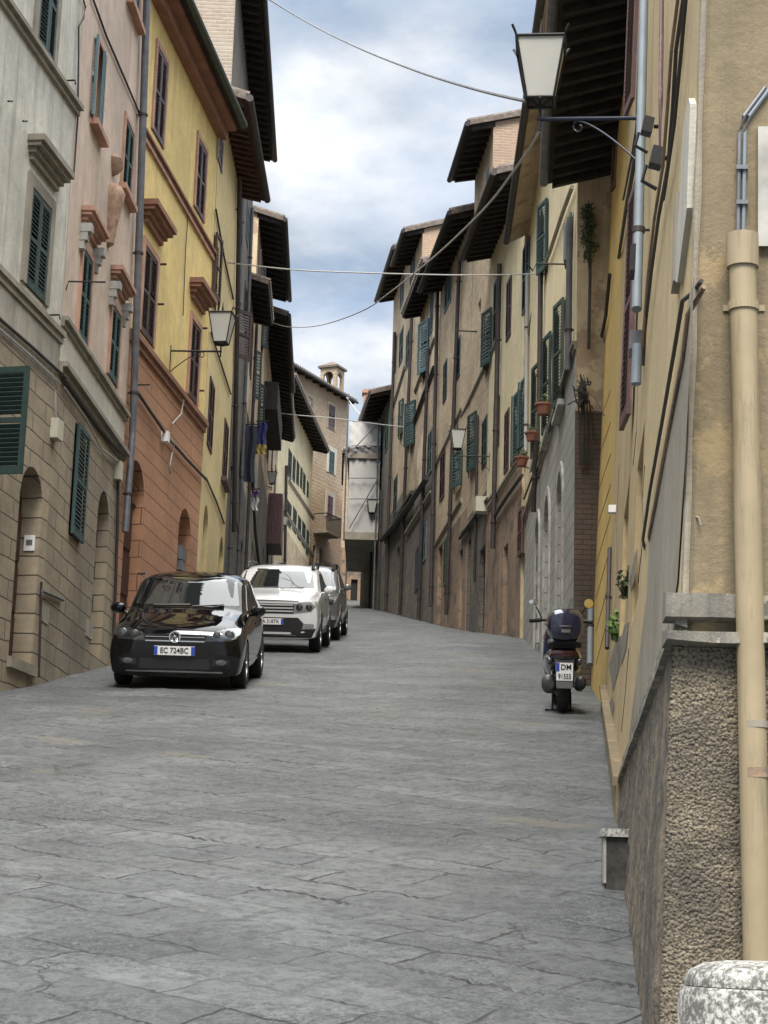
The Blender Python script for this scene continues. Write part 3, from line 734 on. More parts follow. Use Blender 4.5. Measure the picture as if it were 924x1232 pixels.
# pale yellow narrow house
o3 = [O(W3, 262, 267, 160, 203, col=m_brownw, sur=m_whitest, fw=.06), O(W3, 255, 262, 282, 372, col=m_brown, n0=.03, ang=(8, 8)),
      O(W3, 250, 256, 453, 546, col=m_brown), O(W3, 268, 273, 503, 585, col=m_brown, sill=m_brown),
      O(W3, 242, 248, 600, 760, 'door', arch=True, rv=.25, fill=m_doorb), O(W3, 262, 267, 640, 760, 'door', arch=True, rv=.25, fill=m_doorb)]
u3 = W3.u(39.19)
h = house('pale_yellow_house', 'narrow pale yellow house with arched doorways and brown rafters under its eave', W3, .02, u3, 0, 17.05, .5, m_paley, opens=o3, depth=8, wmat=m_woodr, gut=m_piped, spacing=.3)
wtube(W3, [(258, 252), (268, 310), (279, 360)], .02, .03).obj('cable', m_cable, h, True)
wtube(W3, [(252, 400), (265, 440), (276, 474)], .02, .03).obj('cable', m_cable, h, True)
wtube(W3, [(246, 575), (258, 602), (268, 630)], .02, .03).obj('cable', m_cable, h, True)
vpipe(W3, h, (284, 277), 212, 640, .05, .08, m_piped, dz=2)
u, z = W3.q(283, 380); leaf_mb(W3, u3 - .1, 1, W3.q(281, 430)[1], W3.q(281, 362)[1], .45, 40, .03, .06).obj('open_shutter', m_brown, h)
# tall brick house behind
uT = lambda Y: WT.u(Y)
ot = [O(WT, 296, 299, 240, 300, col=m_bluegr), O(WT, 293, 297, 340, 400, col=m_brown, pitch=.09)]
h = house('tall_brick_house', 'tallest brick house on the left, pale brick side wall above the yellow roof', WT, 0, uT(50.4), 2, 22.7, .5, m_darkst, m_darkst, 12, side=m_brickp, opens=ot, depth=9, gut=m_piped, rise=.26, spacing=.42)
vpipe(WT, h, (289, 272), 215, 690, .05, .08, m_pipes, dz=2)
wtube(WT, [(287, 205), (286, 300), (281, 480)], .03, .07).obj('cable_bundle', m_cable, h, True)
mb = MB(); mb.tube([WT.P(-.06, 20.4, -1.2), WT.P(-.1, 19.4, -1.2)], .02, 6); mb.tube([WT.P(-.1, 19.4, -1.2), WT.P(-.12, 19.3, -.7), WT.P(-.1, 19.1, -.6), WT.P(-.08, 19.2, -1.1)], .012, 6); mb.obj('cable_loop', m_cable, h)
u, z = W3.q(279, 450)
wtube(WT, [(276, 560), (280, 620), (289, 660)], .02, .05).obj('cable', m_cable, h, True)
# dark row further up on the left
def fill_windows(W, Y0, Y1, zlist, n, col, w=.95, hgt=1.55, **kw):
    r = []
    for z in zlist:
        for k in range(n):
            u = W.u(Y0 + (Y1 - Y0) * (k + .5) / n)
            r.append(dict(u0=u - w / 2, u1=u + w / 2, z0=z, z1=z + hgt, kind='sh', rv=.14, arch=False, fill=None, col=col, pitch=.1, **kw))
    return r
def doors(W, Y0, Y1, n, mat=None, w=1.1, hgt=2.3, arch=False):
    r = []
    for k in range(n):
        Y = Y0 + (Y1 - Y0) * (k + .5) / n; u = W.u(Y); p = W.P(u, 0); z = gz(p.x, p.y)
        r.append(dict(u0=u - w / 2, u1=u + w / 2, z0=z + .02, z1=z + hgt, kind='door', rv=.2, arch=arch, fill=mat or m_doorb))
    return r
Y0, Y1 = 50.4, 54
h = house('soot_stained_house', 'soot stained stone house with a boxy black enclosure, past the tall brick house', WT, uT(Y0) + .02, uT(Y1), 4, 18.9, .55, m_rubbled, m_darkst, 13.5, opens=fill_windows(WT, Y0, Y1, (14.2, 17.0), 2, m_brown) + doors(WT, Y0, Y1, 2), depth=7)
vpipe(WT, h, (300, 283), 250, 690, .05, .08, m_pipes, dz=2)
Y0, Y1 = 54, 61.5
h = house('green_shutter_house', 'house with dark green shutters and a deep black eave, high on the left skyline', WT, uT(Y0) + .02, uT(Y1), 5, 22.2, .75, m_tan, m_greyl, 16, opens=fill_windows(WT, Y0, Y1, (17.0, 19.8), 2, m_greend, ang=(25, 5)) + doors(WT, Y0, Y1, 2, m_bluegr), depth=7, side=m_tan, gut=m_iron)
vpipe(WT, h, (310, 292), 300, 690, .05, .08, m_piped, dz=2)
wtube(WT, [(300, 560), (304, 640), (310, 690)], .05, .08).obj('cable_bundle', m_cable, h, True)
Y0, Y1 = 61.5, 71
h = house('dark_timber_house', 'dark house with a wooden box bay below its wide eave on the left', WT, uT(Y0) + .02, uT(Y1), 6, 21.6, .75, m_rubbled, m_darkst, 17, opens=fill_windows(WT, Y0, Y1, (18.2,), 2, m_teal) + doors(WT, Y0, Y1, 2), depth=7, gut=m_iron)
mb = wbox(WT, (uT(63), uT(69)), (18.7, 19.7), (.01, .5)); mb.obj('timber_bay', m_wood, h)
Y0, Y1 = 71, 80
h = house('smoky_stone_house', 'smoky stone house just before the far cream house on the left', WT, uT(Y0) + .02, uT(Y1), 8, 21.9, .7, m_tan, m_darkst, 17.5, opens=fill_windows(WT, Y0, Y1, (18.6,), 2, m_brown) + doors(WT, Y0, Y1, 2), depth=7)
mb = wbox(WT, (uT(71.5), uT(74)), (15.6, 17.6), (.01, .55)); mb.obj('maroon_awning_box', m_purp, h)
# cream house far up the street
oc = [O(WC, a, b, c, d, col=m_greend, pitch=.12) for a, b, c, d in ((346.5, 350.5, 541, 576), (352, 355, 549, 580), (356.5, 359.5, 555, 584), (361, 363.4, 562, 588), (364.4, 367, 569, 594), (369, 371, 579, 599),
      (344.5, 350, 603, 634), (352, 356.3, 611, 641), (358, 361.8, 621, 650), (363, 367, 628, 658), (368.2, 371, 637, 668))]
h = house('far_cream_house', 'cream house with rows of dark shutters and an open eave, far along the left side', WC, 0, WC.u(93.6), 10, 24.75, .8, m_cream, m_tan, WC.q(356, 655)[1], opens=oc, depth=5, spacing=.7)
(ua, za), (ub, zb_) = WC.q(345, 574), WC.q(376, 622)
band(WC, h, 'string_course', m_band, (347, 576), (377, 622), .2); band(WC, h, 'string_course', m_band, (337, 605), (377, 668), .22)
vpipe(WC, h, (342, 340), 560, 690, .07, .1, m_piped, dz=3)
# tan house closing the view on the left
od = [O(WD, 394.5, 402.5, 487, 517, col=m_brownw, pitch=.12, sur=m_tan, fw=.1), O(WD, 395.3, 401.8, 543, 570, col=m_teal, pitch=.12, sur=m_white, fw=.25), O(WD, 393.5, 400, 597, 623, col=m_purp, pitch=.12, sur=m_white, fw=.25),
      O(WD, 371, 376, 478, 492, 'glass'), O(WD, 376.5, 380, 656, 677, 'door', fill=m_doorb), O(WD, 383.5, 387.5, 660, 684, 'door', fill=m_doorb, sur=m_whitest, fw=.12)]
uD0, uD1 = WD.u(91.0), WD.u(100.4)
h = house('far_tan_house', 'tan rubble house with a rooftop turret, closing the street view on the left', WD, uD0, uD1, 12, 29.3, .45, m_fartan, m_brownp, 20.0, opens=od, depth=6, spacing=.8, gut=m_piped)
um, zm = WD.q(386, 640)
mb = MB(); f = lambda a, b, c: WD.P(a, b, c)
ua, ub = WD.q(377, 640)[0], WD.q(394, 650)[0]; zf = WD.q(386, 642)[1]
mb.box(f, (ua, ub), (zf - .15, zf), (.01, .8)); bal = mb.obj('balcony', m_band, h)
mb = MB(); 
for k in range(15):
    uu = ua + (ub - ua) * k / 14; mb.tube([WD.P(uu, zf, .77), WD.P(uu, zf + .9, .77)], .02, 5)
mb.tube([WD.P(ua, zf + .9, .77), WD.P(ub, zf + .9, .77)], .03, 5)
for uu in (ua, ub): mb.tube([WD.P(uu, zf + .9, .77), WD.P(uu, zf + .9, 0)], .03, 5)
mb.obj('balcony_railing', m_iron, bal)
# rooftop turret
tc = at(399, 476, 101.3); tw = .5; ht = 1.7; tz = tc.z - .2
tm, tlo = MB(), MB()
for side_ in range(4):
    wf = Wall((0, 0), 0, 'L'); ang = math.atan2(1, .47) + side_ * math.pi / 2
    wf.d = Vector((math.cos(ang), math.sin(ang), 0)); wf.N = Vector((wf.d.y, -wf.d.x, 0)); wf.A = Vector((tc.x, tc.y, 0)) + wf.N * tw
    facade(wf, -tw, tw, tz - 1, tz + ht, [dict(u0=-.3, u1=.3, z0=tz + .55, z1=tz + ht - .22, rv=.15, arch=True)], None, tm, tlo)
tur = tm.obj('turret', m_fartan, h)
mb = MB(); mb.lathe((tc.x, tc.y, tz + ht), [(tw * 1.75, 0), (tw * 1.75, .12), (.02, .5)], 4, 'z')
a_ = math.atan2(1, .47) + math.pi / 4
mb.v = [Vector((tc.x + (v.x - tc.x) * math.cos(a_) - (v.y - tc.y) * math.sin(a_), tc.y + (v.x - tc.x) * math.sin(a_) + (v.y - tc.y) * math.cos(a_), v.z)) for v in mb.v]
mb.obj('turret_roof', m_roof, tur)
# house across the end of the lane
WE = Wall((-2.1, 92.0), .001, 'L'); WE.d = Vector((1, 0.02, 0)).normalized(); WE.N = Vector((0.02, -1, 0)).normalized()
oe = [O(WE, 422, 430, 697, 724, 'door', fill=m_dark), O(WE, 434, 438, 694, 722, 'door', fill=m_dark)]
h = house('end_house', 'dim stone house across the far end of the lane, partly behind the scaffold', WE, 0, 8.0, 12, 24.3, .4, m_rubbled, m_brownp, 19.5, opens=oe, depth=7, spacing=.8)
# brick chimney on it
p0, p1 = at(443, 505, 94), at(443, 470, 94)
mb = MB(); mb.box(XYZ, (p0.x - .28, p0.x + .28), (93.6, 94.2), (p0.z - 2, p1.z - .25)); mb.box(XYZ, (p0.x - .36, p0.x + .36), (93.5, 94.3), (p1.z - .25, p1.z - .1)); mb.box(XYZ, (p0.x - .26, p0.x + .26), (93.65, 94.15), (p1.z - .1, p1.z))
mb.obj('chimney', m_chimney, h)
# ------------------------------------------------------------------ RIGHT ROW
W1 = Wall((2.527, 22.0), .07, 'R', .035); WA = Wall((2.77, 26.5), .02, 'R'); WB = Wall((3.01, 38.6), -.08, 'R'); WR = Wall((2.22, 48.5), -.1, 'R')
# bright yellow narrow house (plain strip with oblique joints)
o1 = [O(W1, 722, 725, 440, 520, col=m_pipes)] if 0 else []
h = house('bright_yellow_house', 'narrow bright yellow house between the brick corner and the near cream corner house', W1, .02, W1.u(26.5), -1, 12.45, .95, m_brty, None, None, depth=7, gut=m_pipes, wmat=m_wood, spacing=.38, eu=.02, ru0=-4.6)
# yellow bands: grooves
for ya, yb in ((520, 470), (560, 508), (600, 546), (640, 583), (680, 620), (720, 657), (760, 694), (800, 731)):
    wtube(W1, [(717, ya), (735, yb)], .012, -.006, 5).obj('render_joint', m_terra, h)
wtube(W1, [(717, 460), (733, 380), (738, 330)], .025, .05).obj('cable', m_cable, h, True)
vpipe(W1, h, (719, 713), 240, 560, .05, .07, m_piped, dz=2.2)
vpipe(W1, h, (716.5, 714), 560, 800, .045, .05, m_pipeg, dz=2.2)
# cream house with the grey rusticated ground floor
zr = WA.q(665, 510)[1]
oa = []
for (a, b, c, d) in ((667, 680, 359, 481), (654, 664.5, 400, 514), (640.5, 650, 437, 543)):
    w = ajar(WA, b, a, c, d, .52, m_greend, .055); w['sill'] = m_whitest; oa.append(w)
for (a, b, c, d) in ((670.5, 677, 571, 800), (655, 661, 600, 795), (644.5, 648.8, 626, 790)):
    w = O(WA, a, b, c, d, 'door', arch=True, rv=.22, fill=m_doorg, sur=m_whitest, fw=.16); 
    w['z0'] = gz(*WA.P((w['u0'] + w['u1']) / 2, 0).xy) + .05; oa.append(w)
oa.append(ajar(WA, 660, 647.5, 240, 320, .5, m_teal, .06))
oa.append(ajar(WA, 690, 684, 255, 300, .45, m_bluegr))
WAend = WA.u(39.3)
h = house('cream_house', 'cream house with three grey arched doorways below and teal shutters above, behind the scooter', WA, 0.0, WAend, 0, 16.25, .42, m_cream, m_greyrust, zr, side=m_tan, opens=oa, depth=7, wmat=m_tan, rafters=False, gut=m_piped, eu=.02, rise=.55)
# upper part of the near corner is plastered
sp = MB(); sp.box(lambda a, b, c: WA.P(a, b, c), (-.02, .004), (0, 8.9), (-.6, .012)); sp.v = list(sp.v)
for i, f_ in enumerate(sp.f): sp.uv[i] = [((sp.v[k] - WA.A).dot(WA.N) + (sp.v[k] - WA.A).dot(WA.d), sp.v[k].z) for k in f_]
sp.obj('brick_corner', m_brickd, h)
hband(WA, h, 'string_course', m_band, 0.0, WAend, zr + .02, .12, .07)
wtube(WA, [(690, 430), (675, 490), (655, 545), (634, 600)], .022, .06).obj('cable', m_cable, h, True)
vpipe(WA, h, (692, 690), 262, 445, .05, .08, m_pipes, dz=2.2)
vpipe(WA, h, (656, 654), 260, 490, .05, .08, m_piped, dz=2.2)
vpipe(WA, h, (651, 648), 530, 616, .05, .10, m_piped, dz=2.2)
vpipe(WA, h, (638, 636), 330, 545, .045, .06, m_cablew, dz=2.2)
wtube(WA, [(693, 225), (680, 260), (665, 305), (655, 330)], .035, .06).obj('slanting_pipe', m_band, h, True)
mb = MB(); u, z = WA.q(690, 310)
mb.tube([WA.P(u + .3, z, 0), WA.P(u + .3, z, .55), WA.P(u + .3, z - .12, .6), WA.P(u + .3, z, .7)], .014, 6); mb.obj('iron_bracket', m_iron, h)
# house with brown base
ob = [O(WB, 629.5, 637.5, 293, 372, col=m_teal), O(WB, 610, 615.5, 336, 406, col=m_brown), ajar(WB, 635, 627.5, 452, 532, .55, m_teal), ajar(WB, 626.5, 619, 469, 548, .55, m_teal),
      O(WB, 607.5, 612.7, 495, 567, col=m_brown), O(WB, 594.5, 602, 335, 408, col=m_teal), O(WB, 594.5, 601, 482, 540, col=m_brown), 
      O(WB, 605, 610.5, 657, 760, 'door', fill=m_brickd), O(WB, 625.5, 630.5, 612, 668, col=m_purp, leaves=1, n0=.02)]
ub1 = WB.u(44.8)
h = house('brown_base_house', 'cream house over a brown stained ground floor, under a dark raftered eave', WB, WB.u(39.3), ub1, 0, 17.8, .68, m_cream, m_brownp, WB.q(615, 577)[1], opens=ob, depth=7, wmat=m_wood, gut=m_piped, spacing=.33, side=m_tan)
band(WB, h, 'string_course', m_band, (634, 536), (588, 610), .14)
vpipe(WB, h, (606, 598), 318, 660, .06, .1, m_piped, dz=2.2)
wtube(WB, [(655, 335), (640, 390), (637, 420)], .03, .05).obj('slanting_pipe', m_band, h, True)
wtube(WB, [(632, 572), (612, 600), (598, 622)], .04, .07).obj('cable_bundle', m_cable, h, True)
u, z = WB.q(586, 605); wbox(WB, (u - .2, u + .2), (z - .25, z + .12), (0, .3)).obj('wall_lamp_box', m_box, h)
# tall tan house with brick gable
oq = [ajar(WB, 592.5, 580, 370, 434, .6, m_teal), O(WB, 575, 578.5, 362, 378, 'glass'), O(WB, 580.5, 586, 504, 560, col=m_greend), ajar(WB, 573.5, 563, 495, 562, .6, m_teal),
      O(WB, 586, 589, 205, 245, col=m_bluegr), O(WB, 576.5, 584.5, 659, 757, 'door', fill=m_dark), O(WB, 562.5, 566, 650, 757, 'door', fill=m_doorb)]
h = house('tall_gabled_house', 'tallest tan stone house on the right, brick gable under its roof', WB, ub1 + .02, WB.u(48.4), 0, 21.4, .62, m_rubble, m_darkst, WB.q(575, 605)[1], side=m_brick, opens=oq, depth=8, gut=m_iron, spacing=.4, rise=.26)
band(WB, h, 'string_course', m_band, (600, 405), (556, 500), .10, .05); band(WB, h, 'string_course', m_band, (596, 592), (556, 640), .12)
u, z = WB.q(560, 400)
wtube(WB, [(590, 600), (572, 625), (556, 648)], .04, .07).obj('cable_bundle', m_cable, h, True)
vpipe(WB, h, (577, 573), 500, 700, .035, .05, m_piped, dz=2.2)
iron = MB(); u, z = WB.q(574, 399); iron.tube([WB.P(u, z, 0), WB.P(u, z, .55)], .02, 6); iron.obj('iron_bracket', m_iron, h)
# following houses
R = lambda Y: WR.u(Y)
o5 = [O(WR, 548, 554, 410, 456, col=m_teal), ajar(WR, 556.5, 545, 541, 582, .65, m_teal), O(WR, 536, 543, 322, 369, col=m_bluet), O(WR, 533.8, 537.8, 436, 482, col=m_greend), O(WR, 530, 535.5, 546, 600, col=m_brown),
      O(WR, 536, 541, 648, 703, col=m_green, n0=.03), O(WR, 526.5, 531.5, 658, 750, 'door', fill=m_door), O(WR, 552, 556, 662, 755, 'door', fill=m_doorb)]
h = house('rubble_house', 'buff rubble stone house with one bright green shutter low down on the right', WR, .02, R(55), 3, 20.4, .62, m_rubble, m_brownp, WR.q(540, 640)[1], opens=o5, depth=7, gut=m_iron, spacing=.45, side=m_brick)
vpipe(WR, h, (557, 541), 310, 740, .06, .1, m_piped, dz=2.2); vpipe(WR, h, (531, 522), 320, 730, .06, .1, m_piped, dz=2.2)
band(WR, h, 'string_course', m_band, (556, 490), (524, 560), .1, .05); band(WR, h, 'string_course', m_band, (556, 600), (524, 655), .12)
o6 = [O(WR, 518, 521, 350, 400, col=m_bluegr), ajar(WR, 516.5, 503.5, 384, 443, .8, m_bluet), O(WR, 515, 520, 520, 570, col=m_bluegr), O(WR, 509, 513, 630, 675, col=m_bluegr), O(WR, 500, 504, 660, 710, col=m_navy, solid=True)]
h = house('low_eave_house', 'stone house with a low raftered eave and one big open faded teal shutter', WR, R(55) + .02, R(60.3), 3, 21.3, .62, m_rubbled, m_darkst, WR.q(510, 575)[1], opens=o6, depth=7, spacing=.45)
vpipe(WR, h, (519, 507), 420, 745, .06, .1, m_piped, dz=2.2)
band(WR, h, 'string_course', m_band, (524, 405), (500, 470), .12, .07); band(WR, h, 'cable_conduit', m_cable, (524, 440), (500, 505), .16, .1); band(WR, h, 'string_course', m_band, (521, 590), (490, 640), .16, .1)
o7 = [O(WR, 494, 499, 310, 350, col=m_bluegr), ajar(WR, 500, 487, 482, 532, .7, m_teal), O(WR, 489, 493, 400, 440, col=m_teal)]
h = house('brick_gable_house', 'high house with a small reddish brick gable, in the middle of the right skyline', WR, R(60.3) + .02, R(63.6), 3, 24.3, .62, m_rubble, m_darkst, WR.q(492, 600)[1], side=m_brick, opens=o7, depth=8, gut=m_iron, spacing=.45)
vpipe(WR, h, (499, 484), 380, 740, .06, .1, m_piped, dz=2.2)
o8 = [O(WR, 482, 486, 338, 366, col=m_bluegr), O(WR, 481, 485, 398, 436, col=m_greend), O(WR, 473, 477, 410, 450, col=m_teal), ajar(WR, 485.5, 480, 480, 520, .5, m_greend), O(WR, 474, 478, 575, 618, col=m_teal), O(WR, 477, 480, 660, 735, 'door', fill=m_doorb)]
h = house('last_high_house', 'last high stone house on the right skyline, next to the scaffold', WR, R(63.6) + .02, R(69.4), 3, 24.9, .62, m_rubble, m_darkst, WR.q(480, 600)[1], opens=o8, depth=8, gut=m_iron, spacing=.5)
vpipe(WR, h, (478, 467), 400, 735, .06, .1, m_piped, dz=2.2)
band(WR, h, 'string_course', m_band, (488, 440), (473, 490), .14, .07); band(WR, h, 'cable_conduit', m_cable, (499, 590), (465, 645), .3, .15)
wtube(WR, [(520, 575), (500, 605), (480, 632), (464, 650)], .09, .16).obj('cable_bundle', m_cable, h, True)
o9 = [O(WR, 464, 468, 490, 540, col=m_green), O(WR, 458, 461, 520, 560, col=m_teal)]
h = house('low_dark_house', 'low dark house with a wide black eave, against the white scaffold on the right', WR, R(69.4) + .02, R(80), 5, 21.1, .8, m_darkst, m_darkst, 17, opens=o9, depth=8, spacing=.6)
for px, w_ in ((457, 745), (452, 740), (447, 735)): vpipe(WR, h, (px + 5, px), 590, w_, .05, .1, m_pipes if px == 452 else m_piped, dz=3)
# ------------------------------------------------------------------ scaffold with tarpaulin
sc = empty('scaffold', tuple(Vector((-.9, 73, gz(-.9, 73)))), 'white sheeted scaffold bridging the lane, high above the road at the far end', 'scaffold')
Ya, Yb = 72.0, 79.0
def SP(x, y, Y=Ya): return at(x, y, Y)
mb = MB(); P = lambda x, y, Y: at(x, y, Y)
a, b = at(418, 556, Ya), at(454, 556, Ya); c, d = at(418, 645, Ya), at(454, 645, Ya)
def sheet(x0, x1, z0, z1, mat, nm, dx=0, sl=0):
    m_ = MB(); nx, nz = 8, 10
    def pt(i, j, y0):
        x = x0 + (x1 - x0) * i / nx; z = z0 + (z1 - z0) * j / nz
        return Vector((x, y0 + .06 * math.sin(i * 2.1 + j * 1.3) + sl * (z - z0), z))
    for i in range(nx):
        for j in range(nz): m_.face([pt(i, j, Ya), pt(i + 1, j, Ya), pt(i + 1, j + 1, Ya), pt(i, j + 1, Ya)])
    # wraps round the side towards the lane
    for j in range(nz):
        z, z2 = z0 + (z1 - z0) * j / nz, z0 + (z1 - z0) * (j + 1) / nz
        m_.face([pt(0, j, Ya), pt(0, j + 1, Ya), Vector((x0 - .1, Yb, z2)), Vector((x0 - .1, Yb, z))])
    m_.face([pt(0, nz, Ya), pt(nx, nz, Ya), Vector((x1, Yb, z1)), Vector((x0, Yb, z1))])
    return m_.obj(nm, mat, sc, True)
x0, x1 = at(419, 600, Ya).x, at(456, 600, Ya).x
zz = lambda y: at(437, y, Ya).z
sheet(x0, x1, zz(642), zz(552), m_tarp, 'lower_tarpaulin'); sheet(x0 - .05, x1, zz(538), zz(505), m_tarp, 'upper_tarpaulin', 0, .25)
sheet(x0 - .02, x1, zz(553), zz(536), m_tarpg, 'grey_tarpaulin')
mb = MB(); mb.box(XYZ, (x0 + .06, x1), (Ya + .35, Yb - .1), (zz(648), zz(507))); mb.obj('timber_backing', m_tarpg, sc)
mb = MB(); mb.box(XYZ, (x0 - .1, x1), (Ya - .1, Yb), (zz(552), zz(552) + .18)); mb.box(XYZ, (x0 - .1, x1), (Ya - .12, Yb), (zz(650), zz(641))); mb.obj('deck', m_band, sc)
for (xa, Y) in ((x0 - .12, Ya - .15), (x1 - .1, Ya - .15), (x0 - .12, Yb)):
    mb = MB(); mb.tube([(xa, Y, zz(505) + (1.0 if xa < x0 else 0)), (xa, Y, gz(xa, Y) if xa > x0 + .8 or Y > 75 else zz(652))], .03, 8); mb.obj('scaffold_pole', m_pipes, sc)
for (p, q) in (((420, 636), (455, 575)), ((421, 545), (452, 512)), ((420, 600), (456, 600)), ((420, 575), (456, 575))):
    mb = MB(); mb.tube([at(*p, Ya - .2), at(*q, Ya - .2)], .025, 6); mb.obj('scaffold_pole', m_pipes, sc)
# ------------------------------------------------------------------ NEAR RIGHT: leaning yellow cream house and its corner
KN = .035
def WNw(Y): return (.27 + .1026 * Y, Y)
WN = Wall(WNw(6.1), .1026, 'R', KN)
uN = WN.u(22.0); 
zl = 2.64
on = [ajar(WN, 768, 755.5, 268, 460, .5, m_purp, .05, wide=1.06, second=None), ajar(WN, 757.5, 745, -70, 110, .5, m_purp, .05, wide=1.06, second=None), ajar(WN, 773.5, 760.5, -150, 38, .5, m_purp, .05, wide=1.06, second=None),
      O(WN, 748, 753.5, 622, 760, 'blind', fill=m_nearY, rv=.06, ), O(WN, 764, 771, 560, 720, 'blind', fill=m_nearY, rv=.05)]
for o in on: o['fmat'] = m_purp
NR = empty('near_corner_house', tuple(WN.P(0, gz(1, 6), 0)), 'weathered yellow cream corner house filling the right edge, with roughcast base and cream downpipe', 'house')
up, low = MB(), MB()
facade(WN, 0, uN, 0, 13.5, on, None, up, low)
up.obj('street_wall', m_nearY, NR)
for o in on: put_window(WN, NR, o)
# bare grey strip along the corner, from the cables down to the ledge
def strip(W, poly, n, mat, nm):
    mb = MB(); uv = [W.q(*p) for p in poly]; mb.face([W.P(a, b, n) for a, b in uv], 0, uv); return mb.obj(nm, mat, NR)
strip(WN, [(838, 330), (826, 560), (817, 700), (806, 762), (757, 890), (765, 830), (779, 720), (783, 640), (800, 540)], .006, m_neargrey, 'bare_render')
for poly in ([(733, 800), (741, 772), (748, 764), (746, 800), (738, 832)], [(744, 782), (752, 752), (757, 748), (754, 780), (748, 800)], [(757, 700), (764, 668), (768, 660), (766, 690), (760, 712)], [(732, 850), (737, 838), (740, 850), (735, 870)]):
    strip(WN, poly, .004, m_ledge, 'flaked_plaster')
for pts in ([(776, 560), (773, 600), (775, 640), (768, 700)], [(768, 450), (766, 520), (762, 560)], [(745, 560), (742, 640), (743, 700)], [(757, 780), (752, 840), (748, 880)]):
    wtube(WN, pts, .004, .0, 4).obj('plaster_crack', m_cable, NR)
# end wall facing the camera: subdivided, arris wobbly
def arris(z): return WN.P(0, z, 0)
ew = MB(); nz, nx = 60, 40; zb_, zt_ = .3, 13.5
def ep(i, j):
    z = zb_ + (zt_ - zb_) * j / nz; a = arris(z); wob = .012 * noise.noise(Vector((0, 0, z * 3))) if i < 2 else 0
    if i == 0: return Vector((a.x + .0, a.y + .0, z))
    x = a.x + .035 + (6.0 - a.x) * ((i - 1) / (nx - 1)) ** 1.6
    return Vector((x, a.y - .03 + .006 * noise.noise(Vector((x * 4, z * 4, 3))), z))
for i in range(nx):
    for j in range(nz):
        p = [ep(i, j), ep(i + 1, j), ep(i + 1, j + 1), ep(i, j + 1)]
        ew.face(p, 0, [(q.x, q.z) for q in p])
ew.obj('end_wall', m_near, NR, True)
bk = MB()
q = [(0, .3), (0, 13.5), (uN - .005, 13.5), (uN - .005, .3)]
bk.face([WN.P(uN - .005, .3, 0), WN.P(uN - .005, 13.5, 0), Vector((8, 22, 13.5)), Vector((8, 22, .3))]); bk.face([WN.P(0, 13.5, 0), WN.P(uN, 13.5, 0), Vector((8, 22, 13.5)), Vector((6.0, 6.07, 13.5))])
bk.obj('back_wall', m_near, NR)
# corner bead of paler render
cb = MB(); pts = [arris(z) + Vector((.012, -.014, 0)) for z in [2.2 + i * .1 for i in range(110)]]
cb.tube(pts, lambda i: .013 + .006 * noise.noise(Vector((i * .35, 1, 2))), 8); cb.obj('corner_render', m_neargrey, NR, True)
# ledge (two weathered courses) on both faces
def ledge_piece(f, L, n, steps, mat, nm, wear=.012, zfix=0):
    mb = MB(); N = max(4, int(L / .05))
    for (n0, n1, z0, z1) in steps:
        rows = [[], [], [], []]
        for i in range(N + 1):
            t = L * i / N; w = wear * noise.noise(Vector((t * 2.2, n1 * 20, z0 * 9))); w2 = wear * noise.noise(Vector((t * 3.1, 4, z1 * 9)))
            for r, (nn, z) in zip(rows, ((n0, z0), (n1 + w, z0 + .012 + w2), (n1 + w2, z1 - .012 + w * .5), (n0, z1))): r.append((f(t, nn, z), (t, z + nn)))
        for a, b in zip(rows, rows[1:]):
            for i in range(N):
                mb.face([a[i][0], a[i + 1][0], b[i + 1][0], b[i][0]], 0, [a[i][1], a[i + 1][1], b[i + 1][1], b[i][1]])
        for i in (0, N): mb.face([r[i][0] for r in rows], 0, [r[i][1] for r in rows])
    return mb.obj(nm, mat, NR, True)
yE = arris(2.5).y
fe = lambda t, n, z: Vector((arris(z).x - .06 + t, yE - .03 - n, z))
z_a, z_b = at(850, 715, yE).z, at(850, 752, yE).z; z_c, z_d = at(850, 762, yE).z, at(850, 782, yE).z
ledge_piece(fe, 2.2, 0, [(-.02, .05, z_b, z_a), (-.02, .10, z_d, z_c)], m_ledge, 'end_ledge')
fs = lambda t, n, z: WN.P(t - .06, z, n)
ledge_piece(fs, 6.2, 0, [(-.02, .018, z_b - .02, z_a - .02), (-.02, .045, z_d - .0, z_c)], m_ledge, 'side_ledge', .005)
# roughcast base of the end wall, real relief
rc = MB(); nx, nz = 150, 250; xw = 1.35; zt_ = z_d - .0; zb_ = .5
def rp(i, j):
    z = zb_ + (zt_ - zb_) * j / nz; x0 = arris(z).x - .035; x = x0 + xw * i / nx
    fade = min(1, (nz - j) / 12)
    d = noise.noise(Vector((x * 100, z * 115, 2))) + .9 * noise.noise(Vector((x * 42, z * 50, 5))) + 1.1 * noise.noise(Vector((x * 11, z * 11, 7)))
    return Vector((x, yE - .055 - .0048 * d * fade, z))
for i in range(nx):
    for j in range(nz):
        p = [rp(i, j), rp(i + 1, j), rp(i + 1, j + 1), rp(i, j + 1)]; rc.face(p, 0, [(q.x, q.z) for q in p])
rc.obj('roughcast_base', m_rough, NR, True)
rb = MB(); p = [rp(nx, 0), rp(nx, 0) + Vector((4, 0, 0)), Vector((rp(nx, 0).x + 4, yE - .055, zt_)), Vector((rp(nx, 0).x, yE - .055, zt_))]
rb.face(p, 0, [(q.x, q.z) for q in p]); rb.obj('roughcast_base', m_rough, NR)
